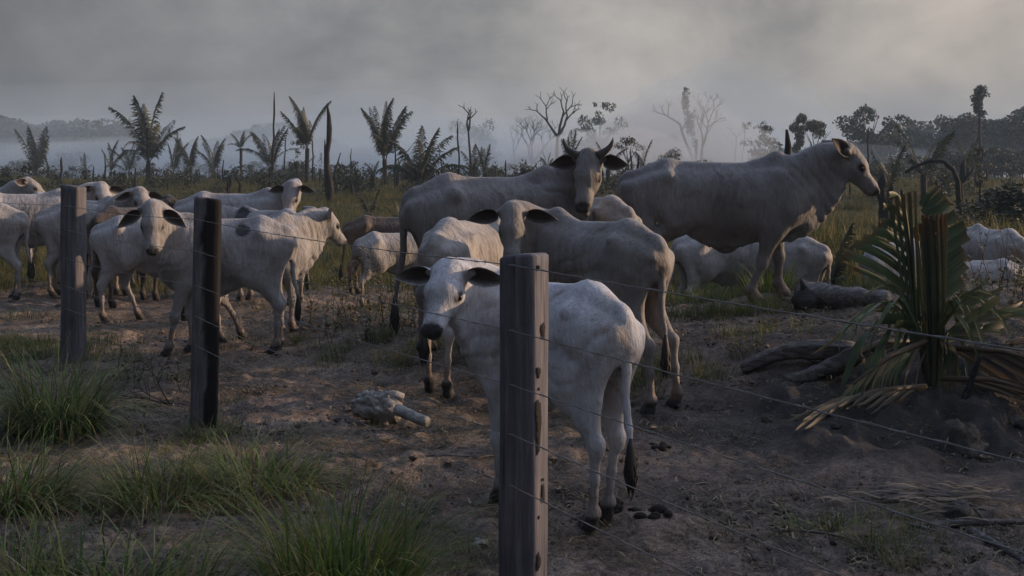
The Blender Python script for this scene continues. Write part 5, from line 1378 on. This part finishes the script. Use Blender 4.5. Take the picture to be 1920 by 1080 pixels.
# dark split panel of the left leaf, seen edge on with burnt orange tips
mb = MB()
for i in range(8):
    q = i/7; pts = [px(1716-10*q+(6-30*q)*t, 600-200*t*(1)-10*q, Y+.02)-O_+np.array([0, -.02-.02*q, 0]) for t in np.linspace(0, 1, 6)]
    pts = [px((1722-3*i)*(1-t)+(1712-7*i)*t, 640*(1-t)+(358+2*i)*t, Y)-O_+np.array([0, -.015-.01*i, 0]) for t in np.linspace(0, 1, 6)]
    strip(mb, pts, .024, np.array([1, .6, 0]), (.045, .065, .032), .8*(1 if i % 2 else -1), OR, True)
tag(mb.build('pleated_leaf', M['palm'], cp), 'dark pleated upper leaf with burnt orange tip')
def hang(pl, w, col, tip, n=10, name='hanging_leaflet', side=(1, .3, .2), parent=cp, blunt=False, fold=.3):
    P_ = [np.array(p) for p in pl]; ctl = P_; out_ = []
    for i in range(n):                                # smooth curve through the given points
        t = i/(n-1)*(len(ctl)-1); k = min(int(t), len(ctl)-2); s = t-k
        a = ctl[max(0, k-1)]; b0 = ctl[k]; c0 = ctl[k+1]; d0 = ctl[min(len(ctl)-1, k+2)]
        out_.append(.5*((2*b0)+(-a+c0)*s+(2*a-5*b0+4*c0-d0)*s*s+(-a+3*b0-3*c0+d0)*s**3))
    mb = MB(); strip(mb, out_, w, np.array(side, float), col, fold, tip, blunt); return mb.build(name, M['palm'], parent)
def pp(u, v, dy=0): return px(u, v, Y+dy)-O_
hang([pp(1725, 610), pp(1660, 600, -.15), pp(1610, 650, -.25), pp(1570, 750, -.3)], .085, (.050, .075, .034), GR, side=(1, 0, 1))
hang([pp(1728, 620), pp(1680, 610, -.2), pp(1640, 680, -.3), pp(1600, 775, -.35)], .070, (.045, .070, .032), GR, side=(1, 0, 1))
hang([pp(1715, 600, .1), pp(1640, 575, .1), pp(1560, 640, .15), pp(1520, 665, .2)], .022, (.10, .10, .05), DR, side=(0, 0, 1))
hang([pp(1700, 625), pp(1680, 700, -.1), pp(1685, 780, -.15), pp(1700, 830, -.2)], .030, GR2, DR)
hang([pp(1690, 620), pp(1668, 690, -.15), pp(1662, 750, -.2), pp(1656, 800, -.25)], .026, GR2, DR)
for i in range(13):
    u1 = 1757+rp.uniform(-8, 40); v1 = rp.uniform(720, 800)
    hang([pp(1752, 632, -.05), pp(1762+i*2.2, 640+i, -.10-.01*i), pp(1772+(u1-1757)*.7, 700, -.14), pp(u1, v1, -.15)], rp.uniform(.010, .026), rp.choice([GR, GR2, DR, (.09, .10, .045)]), rp.choice([OR, DR, GR2]))
hang([pp(1752, 636), pp(1775, 690, -.1), pp(1782, 780, -.15), pp(1788, 885, -.2)], .016, (.06, .07, .03), DR)
for i in range(16):
    sd = -1 if i % 2 else 1; u1 = 1745+sd*rp.uniform(60, 175); v1 = rp.uniform(560, 790); mv = min(v1, 600)-rp.uniform(10, 60)
    hang([pp(1742+sd*10, 640, -.05), pp((1742+u1)/2, mv, rp.uniform(-.25, .15)), pp(u1-sd*12, (mv+v1)/2, rp.uniform(-.3, .1)), pp(u1, v1, -.2)], rp.uniform(.016, .036), rp.choice([GR, GR2, (.10, .12, .05)]), rp.choice([GR2, DR]))
hang([pp(1746, 640), pp(1722, 690, -.1), pp(1716, 760, -.15), pp(1728, 820, -.2)], .014, (.14, .10, .06), DR)
for i in range(12):
    u1 = rp.uniform(1700, 1790); hang([pp(1742+rp.uniform(-8, 8), 690), pp(1740+(u1-1742)*.5, 740, -.08), pp(u1, rp.uniform(775, 805), -.12)], rp.uniform(.012, .03), rp.choice([DR, (.07, .06, .045), (.05, .04, .035)]), DR)
hang([pp(1760, 600), pp(1765, 530, .05), pp(1772, 515, .06)], .030, (.070, .095, .050), GR2, side=(1, 0, 0), blunt=True)
hang([pp(1756, 650), pp(1800, 610, -.1), pp(1850, 575, -.15), pp(1872, 560, -.2)], .050, (.075, .10, .055), (.12, .11, .06), side=(0, 0, 1), blunt=True)
hang([pp(1760, 640), pp(1810, 625, .1), pp(1860, 612, .15), pp(1880, 606, .2)], .055, (.085, .11, .060), (.16, .12, .06), side=(0, 0, 1), blunt=True)
hang([pp(1764, 585, .1), pp(1810, 575, .1), pp(1880, 540, .1)], .030, (.08, .11, .06), (.12, .11, .06), side=(0, 0, 1), blunt=True)
hang([pp(1768, 590, .1), pp(1830, 582, .1), pp(1872, 590, .1)], .035, (.11, .11, .06), (.25, .18, .09), side=(0, 0, 1), blunt=True)
def fan(label, A, B, n, L, w, cols, seed, droop=(0, -.5), dirn=(1, 0, 0), name='fallen_frond', spread=.5):
    """dry fallen leaf: rachis from A to B with long parallel leaflets"""
    r_ = random.Random(seed); A = np.array(A); B = np.array(B); root = thing(name, label, 'palm leaf', tuple(A), 0, 'dry fallen palm leaves')
    v, f = tube_np([(0, 0, 0), (B-A)*.5+[0, 0, .04], B-A], [.020, .016, .007], 6); build('rachis', v, f, M['palm'], root, np.tile((.13, .095, .065), (len(v), 1)))
    for i in range(n):
        q = (i+.5)/n; p = (B-A)*q+np.array([0, 0, .04*math.sin(math.pi*q)]); s = 1 if i % 2 else -1
        d = _n(_n(B-A)*1.0+np.array([0, -.25*s, 0])*spread+np.array([0, 0, r_.uniform(*droop)*.6])+np.array(dirn)*.1)
        l_ = L*r_.uniform(.6, 1.1); e_ = p+d*l_+np.array([0, -.05*s, -.25*l_*abs(droop[1])])
        hang([p, p+d*l_*.4, p+d*l_*.75+np.array([0, 0, -.05*l_]), e_], w*r_.uniform(.6, 1.2), r_.choice(cols), r_.choice(cols), 7, 'leaflet', (0, .4, 1), root)
dry_c = [(.15, .105, .065), (.20, .14, .085), (.10, .075, .055), (.27, .19, .11), (.07, .055, .045)]
fan('dry orange brown palm leaf lying to the right of the cut palm', px(1780, 652, 7.3), px(1990, 690, 6.9), 34, .62, .034, dry_c, 1, (-.9, -.5))
fan('second dry leaf under the first one at the right edge', px(1765, 710, 7.2), px(1960, 738, 6.8), 28, .55, .034, dry_c, 2, (-.35, -.05))
fan('bleached dry leaf fanned out on the ground left of the cut palm', px(1735, 725, 7.2), px(1545, 765, 6.75), 30, .42, .030, [(.13, .105, .08), (.17, .145, .11), (.09, .075, .06)], 3, (-.35, 0))
fan('broken dry leaf over the twigs at the right edge', px(1790, 690, 7.6), px(1975, 620, 7.9), 14, .40, .030, dry_c, 4, (-.4, .2))
fan('grey dry leaf behind the cut palm on the left', px(1720, 640, 7.9), px(1580, 665, 7.8), 22, .40, .028, [(.12, .10, .075), (.08, .07, .055)], 5, (-.4, 0))
fan('long green brown leaf sagging from the cut palm to the lower left', px(1735, 640, 7.3), px(1600, 720, 6.95), 26, .34, .030, [GR, (.075, .085, .04), (.12, .10, .06)], 6, (-.9, -.4))
fan('greenish leaf spreading right from the foot of the cut palm', px(1755, 640, 7.3), px(1885, 590, 7.4), 22, .30, .034, [(.085, .11, .06), (.11, .13, .07), (.15, .13, .07)], 7, (-.5, .3))
# dark charred stick leaning in the dry leaf
log_obj('dark stick stuck upright in the dry leaves right of the cut palm', px(1798, 775, 7.0), px(1838, 668, 7.1), .024, .012, M['char'], 31, 'burnt_stick', 'stick')
# logs
a, b_ = px(1500, 530, 9.9), px(1668, 572, 9.3)
a[2] = gz(a[0], a[1])+.13; b_[2] = gz(b_[0], b_[1])+.06
log_obj('pale fallen log at the front feet of the biggest cow', a, b_, .125, .085, M['log'], 41, mid=(a+b_)/2+[0, 0, -.02], rough=.22)
lo_ = px(1512, 540, 9.75)
v, f = ball((0, 0, 0), .13, 12, 8, (1.1, 1, .8)); v = v*(1+.45*(fbm(v[:, 0]*14+3, v[:, 2]*14+v[:, 1]*9, 5, 3)-.45))[:, None]
o = build('log_root', v, f, M['log2'], None, np.ones((len(v), 3))*.4); o.location = (lo_[0], lo_[1], gz(lo_[0], lo_[1])+.07); tag(o, 'dark knotted root stump at the left end of the pale fallen log', 'stump')
v, f = tube_np([(0, 0, 0), (-.02, 0, .10), (-.05, 0, .19)], [.05, .035, .006], 7); ob = build('spike', v, f, M['char'], o)
a, b_ = px(1392, 688, 7.9), px(1600, 652, 7.7)
a[2] = gz(a[0], a[1])+.02; b_[2] = gz(b_[0], b_[1])+.07
log_obj('grey curved log half sunk in the bank left of the cut palm', a, b_, .045, .10, M['log2'], 42, mid=(a+b_)/2+[0, 0, .16], rough=.3)
log_obj('second grey log lying below the curved one', px(1470, 712, 7.6), px(1612, 662, 7.5), .035, .075, M['log2'], 43, rough=.3, mid=px(1540, 705, 7.5))
# bleached stump with two limbs in front of the herd
y = 1.50*2133/(772-335); sp = np.array([(708-960)/F_PX*y, y, 0]); sp[2] = gz(sp[0], sp[1])
v, f = ball((0, 0, .09), .135, 60, 40, (1.10, .8, .80))
q = fbm(v[:, 0]*11+2, v[:, 2]*11+v[:, 1]*8, 9, 4)-.45
rg = np.abs(fbm(v[:, 0]*26+2, v[:, 2]*26+v[:, 1]*14, 12, 3)-.47)
v = (v-[0, 0, .09])*(1+.9*q-1.1*np.clip(.09-rg, 0, 1)*2)[:, None]+[0, 0, .10]
st = thing('bleached_stump', 'pale knotted stump like a skull with a broken limb in front of the herd', 'stump', tuple(sp))
build('knot', v, f, M['bone'], st)
v, f = tube_np([(.04, 0, .15), (.11, .01, .165), (.165, .0, .15)], [.045, .032, .028], 8); build('limb', v, f, M['bone'], st)
v, f = tube_np([(.02, 0, .10), (.08, -.02, .06), (.12, -.03, .02)], [.07, .06, .05], 9); build('root', v, f, M['bone'], st)
log_obj('short round piece of pale wood beside the knotted stump', px(745, 768, y-.15), px(800, 792, y-.35), .038, .034, M['bone'], 44, 'wood_piece', 'wood piece', rough=.05)
for i, (u0, v0, u1, v1, r0, lab) in enumerate([(640, 768, 690, 766, .010, 'thin pale sliver left of the knotted stump'), (664, 771, 712, 786, .020, 'flat grey stick before the knotted stump'),
        (895, 855, 935, 850, .007, 'curved sunlit strip of bark at the foot of the nearest calf'), (620, 840, 700, 862, .006, 'thin twig on the bare earth left of the biggest post'),
        (790, 850, 900, 853, .006, 'long thin stick lying left of the biggest post'), (318, 752, 358, 757, .006, 'pale bent twig left of the half charred post'),
        (1640, 935, 1730, 905, .022, 'large grey stick on the leaf litter at the right'), (1650, 942, 1760, 928, .016, 'second grey stick under the large one'),
        (1745, 925, 1850, 955, .014, 'crossed stick on the litter heap'), (1740, 985, 1930, 978, .020, 'long grey branch lying at the right edge'),
        (1820, 995, 1935, 1062, .022, 'straight pale stem leaning into the bottom right corner'), (1690, 975, 1770, 998, .010, 'dark thin twig before the litter heap'),
        (1500, 990, 1600, 1006, .008, 'thin grey twig on the bare earth at the lower right'), (1810, 935, 1850, 975, .010, 'forked dry twig right of the litter heap'),
        (1320, 745, 1345, 742, .008, 'short pale stick by the bank grass')]):
    vm_ = max(v0, v1); yy = 1.54*2133/(vm_-335)
    def on(u, v_):
        y_ = 1.54*2133/(v_-335); x_ = (u-960)/F_PX*y_
        for _ in range(12): y_ = (1.56-gz(x_, y_)-.02)*2133/(v_-335); x_ = (u-960)/F_PX*y_
        return np.array([x_, y_, gz(x_, y_)+r0*.8])
    A_, B_ = on(u0, v0), on(u1, v1)
    log_obj(lab, A_, B_, r0, r0*.6, M['log2'] if i != 2 else M['straw'], 60+i, 'dry_stick', 'stick', mid=(A_+B_)/2+np.array([0, 0, .015]), group='sticks on the ground', ns=7, rough=.2)
def on_ground(u, v_, up=0):
    y_ = 6.
    for _ in range(40): x_ = (u-960)/F_PX*y_; y_ = .5*y_+.5*(1.56-gz(x_, y_))*2133/(v_-335)
    return np.array([(u-960)/F_PX*y_, y_, gz((u-960)/F_PX*y_, y_)+up])
# thorny twig left of the half charred post
mb = MB(); b0 = on_ground(345, 745)-np.array([0, .3, 0]); b0[2] = gz(b0[0], b0[1])
rr = random.Random(3)
for (du, dz) in ((-.42, .10), (-.22, .34), (-.34, .20), (-.16, .05)): limb(mb, np.zeros(3), _n(np.array([du, 0, dz])), .22, .006, 2, rr, .4, 2, .6, 0)
o = mb.build('dead_twig', M['twig']); o.location = tuple(b0); tag(o, 'black forked dead twig left of the half charred post', 'twig')
# stones
for i, (u, v_, s_, lab) in enumerate([(1808, 850, .135, 'large grey lump of stone under the cut palm'), (1840, 792, .06, 'pale stone on top of the bank right of the large lump'), (1915, 800, .07, 'pale stone at the right edge of the bank'),
        (1540, 775, .06, 'flat pale stone in the bank face'), (1565, 805, .045, 'cracked pale stone in the bank face'), (1440, 790, .05, 'rounded stone low in the bank'), (1480, 780, .035, 'small stone beside the rounded one'),
        (1800, 968, .075, 'dark squarish stone at the litter heap'), (1745, 940, .03, 'pebble left of the litter heap'), (22, 570, .065, 'pale stone under the left edge calf'), (110, 575, .035, 'small pale stone before the thin left post'),
        (1585, 935, .02, 'tiny pebble on the bare earth'), (900, 1022, .035, 'flat pale clod left of the biggest post'), (325, 738, .02, 'white chip on the earth left of the half charred post')]):
    p = on_ground(u, v_); v, f = ball((0, 0, 0), s_*.8, 30, 20, (1.25, 1, .75 if s_ < .1 else 1.35))
    v = v*(1+1.3*(fbm(v[:, 0]/s_*1.6+i, v[:, 2]/s_*1.6+v[:, 1]/s_, i+3, 4)-.45)-.5*np.abs(fbm(v[:, 0]/s_*4+i, v[:, 2]/s_*4+v[:, 1]/s_*3, i+5, 3)-.47))[:, None]
    o = build('stone', v, f, M['bone'] if 'white' in lab or 'flat pale clod' in lab else M['rock']); o.location = tuple(p+[0, 0, s_*.25]); o.rotation_euler = (0, 0, i)
    tag(o, lab, 'stone', 'stones lying about')
# dung behind the nearest calf
for i, (u, v_, s_, lab) in enumerate([(1168, 958, .06, 'dark lumpy dung heap behind the hind feet of the nearest calf'), (1225, 975, .05, 'second dung heap right of the first'), (1205, 962, .03, 'small dung lump between the two heaps'), (1245, 840, .04, 'dark clod of dung by the bank')]):
    p = on_ground(u, v_); mb = MB(); r_ = random.Random(i)
    for k in range(9):
        v, f = ball((r_.gauss(0, s_*1.1), r_.gauss(0, s_*.7), r_.uniform(0, s_*.5)), s_*r_.uniform(.25, .55), 8, 6, (1.3, 1.1, .8)); mb.add(v, f)
    o = mb.build('dung', M['dung']); o.location = tuple(p); tag(o, lab, 'dung', 'dung on the trodden earth')
# litter of dry leaf strips heaped at the lower right
mb = MB(); r_ = random.Random(9)
for i in range(130):
    u, v_ = r_.gauss(1770, 75), 945+abs(r_.gauss(0, 18))-12; p = on_ground(u, v_, .015+r_.random()*.05); a = r_.uniform(-.6, .6)+(math.pi if r_.random() < .5 else 0); L = r_.uniform(.06, .28)
    d = np.array([math.cos(a), math.sin(a)*.6, r_.uniform(-.15, .25)])*L
    strip(mb, [p, p+d*.5+[0, 0, .012], p+d], r_.uniform(.006, .02), np.array([0, 1., .4]), r_.choice([(.14, .11, .085), (.20, .16, .11), (.09, .075, .065), (.27, .20, .13)]), .3)
tag(mb.build('leaf_litter', M['palm']), 'heap of dry grey palm leaf scraps on the ground at the lower right', kind='stuff')

# ------------------------------------------------------------------ smoke and air
def vol(name, label, V, F, dens, col, aniso=0.0):
    m = bpy.data.materials.new(name); m.use_nodes = True; t = m.node_tree; t.nodes.clear()
    o_ = t.nodes.new('ShaderNodeOutputMaterial'); p = t.nodes.new('ShaderNodeVolumePrincipled')
    p.inputs['Density'].default_value = dens; p.inputs['Color'].default_value = (*col, 1); p.inputs['Anisotropy'].default_value = aniso
    t.links.new(p.outputs[0], o_.inputs['Volume'])
    return tag(build(name, V, F, m, None, None, False), label, kind='stuff')
HZ = 26.0
x0, x1, y0, y1, zb = -1510, 1510, -905, 1510, -3
V = [(x0, y0, zb), (x1, y0, zb), (x1, y1, zb), (x0, y1, zb), (x0, y0, HZ), (x1, y0, HZ), (x1, y1, HZ), (x0, y1, HZ)]
vol('haze', 'thin grey blue smoke haze filling the air', V, [[3, 2, 1, 0], [4, 5, 6, 7], [0, 1, 5, 4], [1, 2, 6, 5], [2, 3, 7, 6], [3, 0, 4, 7]], .0009, (.60, .80, 1.0))
r = random.Random(4)
for i, (u, v_, y_, rx_, rz_, dn, lab) in enumerate([
        (1130, 316, 95, 8, 3.4, .11, 'bright low puff of smoke behind the muzzle of the horned cow'), (1262, 292, 110, 9, 6, .07, 'white smoke rising from the ground left of the biggest cow back'),
        (900, 325, 290, 300, 6, .0034, 'wide low smoke bank filling the air before the woods behind the clearing'), (800, 322, 300, 320, 11, .0022, 'higher thinner layer of the wide smoke bank over the woods'), (1050, 315, 330, 360, 19, .0013, 'highest faint layer of the wide smoke bank over the woods'), (690, 290, 150, 20, 8, .016, 'broad pale smoke bank behind the windswept palms'), (960, 312, 130, 20, 4.5, .018, 'low smoke bank behind the horned cow'),
        (1350, 250, 190, 17, 12, .017, 'tall soft column of smoke behind the pale dead trees'), (480, 318, 130, 30, 3.6, .014, 'low smoke lying behind the palms of the left half'),
        (190, 318, 130, 24, 3.4, .012, 'low smoke lying behind the palms at the far left'), (1560, 322, 120, 20, 3.5, .008, 'thin low smoke in front of the wood on the right')]):
    c0_ = px(u, v_, y_); zz = max(c0_[2], gz(c0_[0], y_)+rz_*.2); V, F = ball((0, 0, 0), 1, 20, 14, (rx_, min(rx_*.8, y_*.62), rz_))
    nz = fbm(V[:, 0]/rx_*1.6+i*3, V[:, 2]/rz_*1.6+V[:, 1]/rx_*1.3, i+2, 3); V = V*(1+(.7 if rx_ < 100 else .12)*(nz-.45))[:, None]; V[:, 2] = np.clip(V[:, 2], -99, HZ-zz-.5)
    o = vol('smoke', lab, V, F, dn, (.60, .79, 1.0) if dn < .02 else (.80, .90, 1.0)); o.location = (c0_[0], y_, zz)
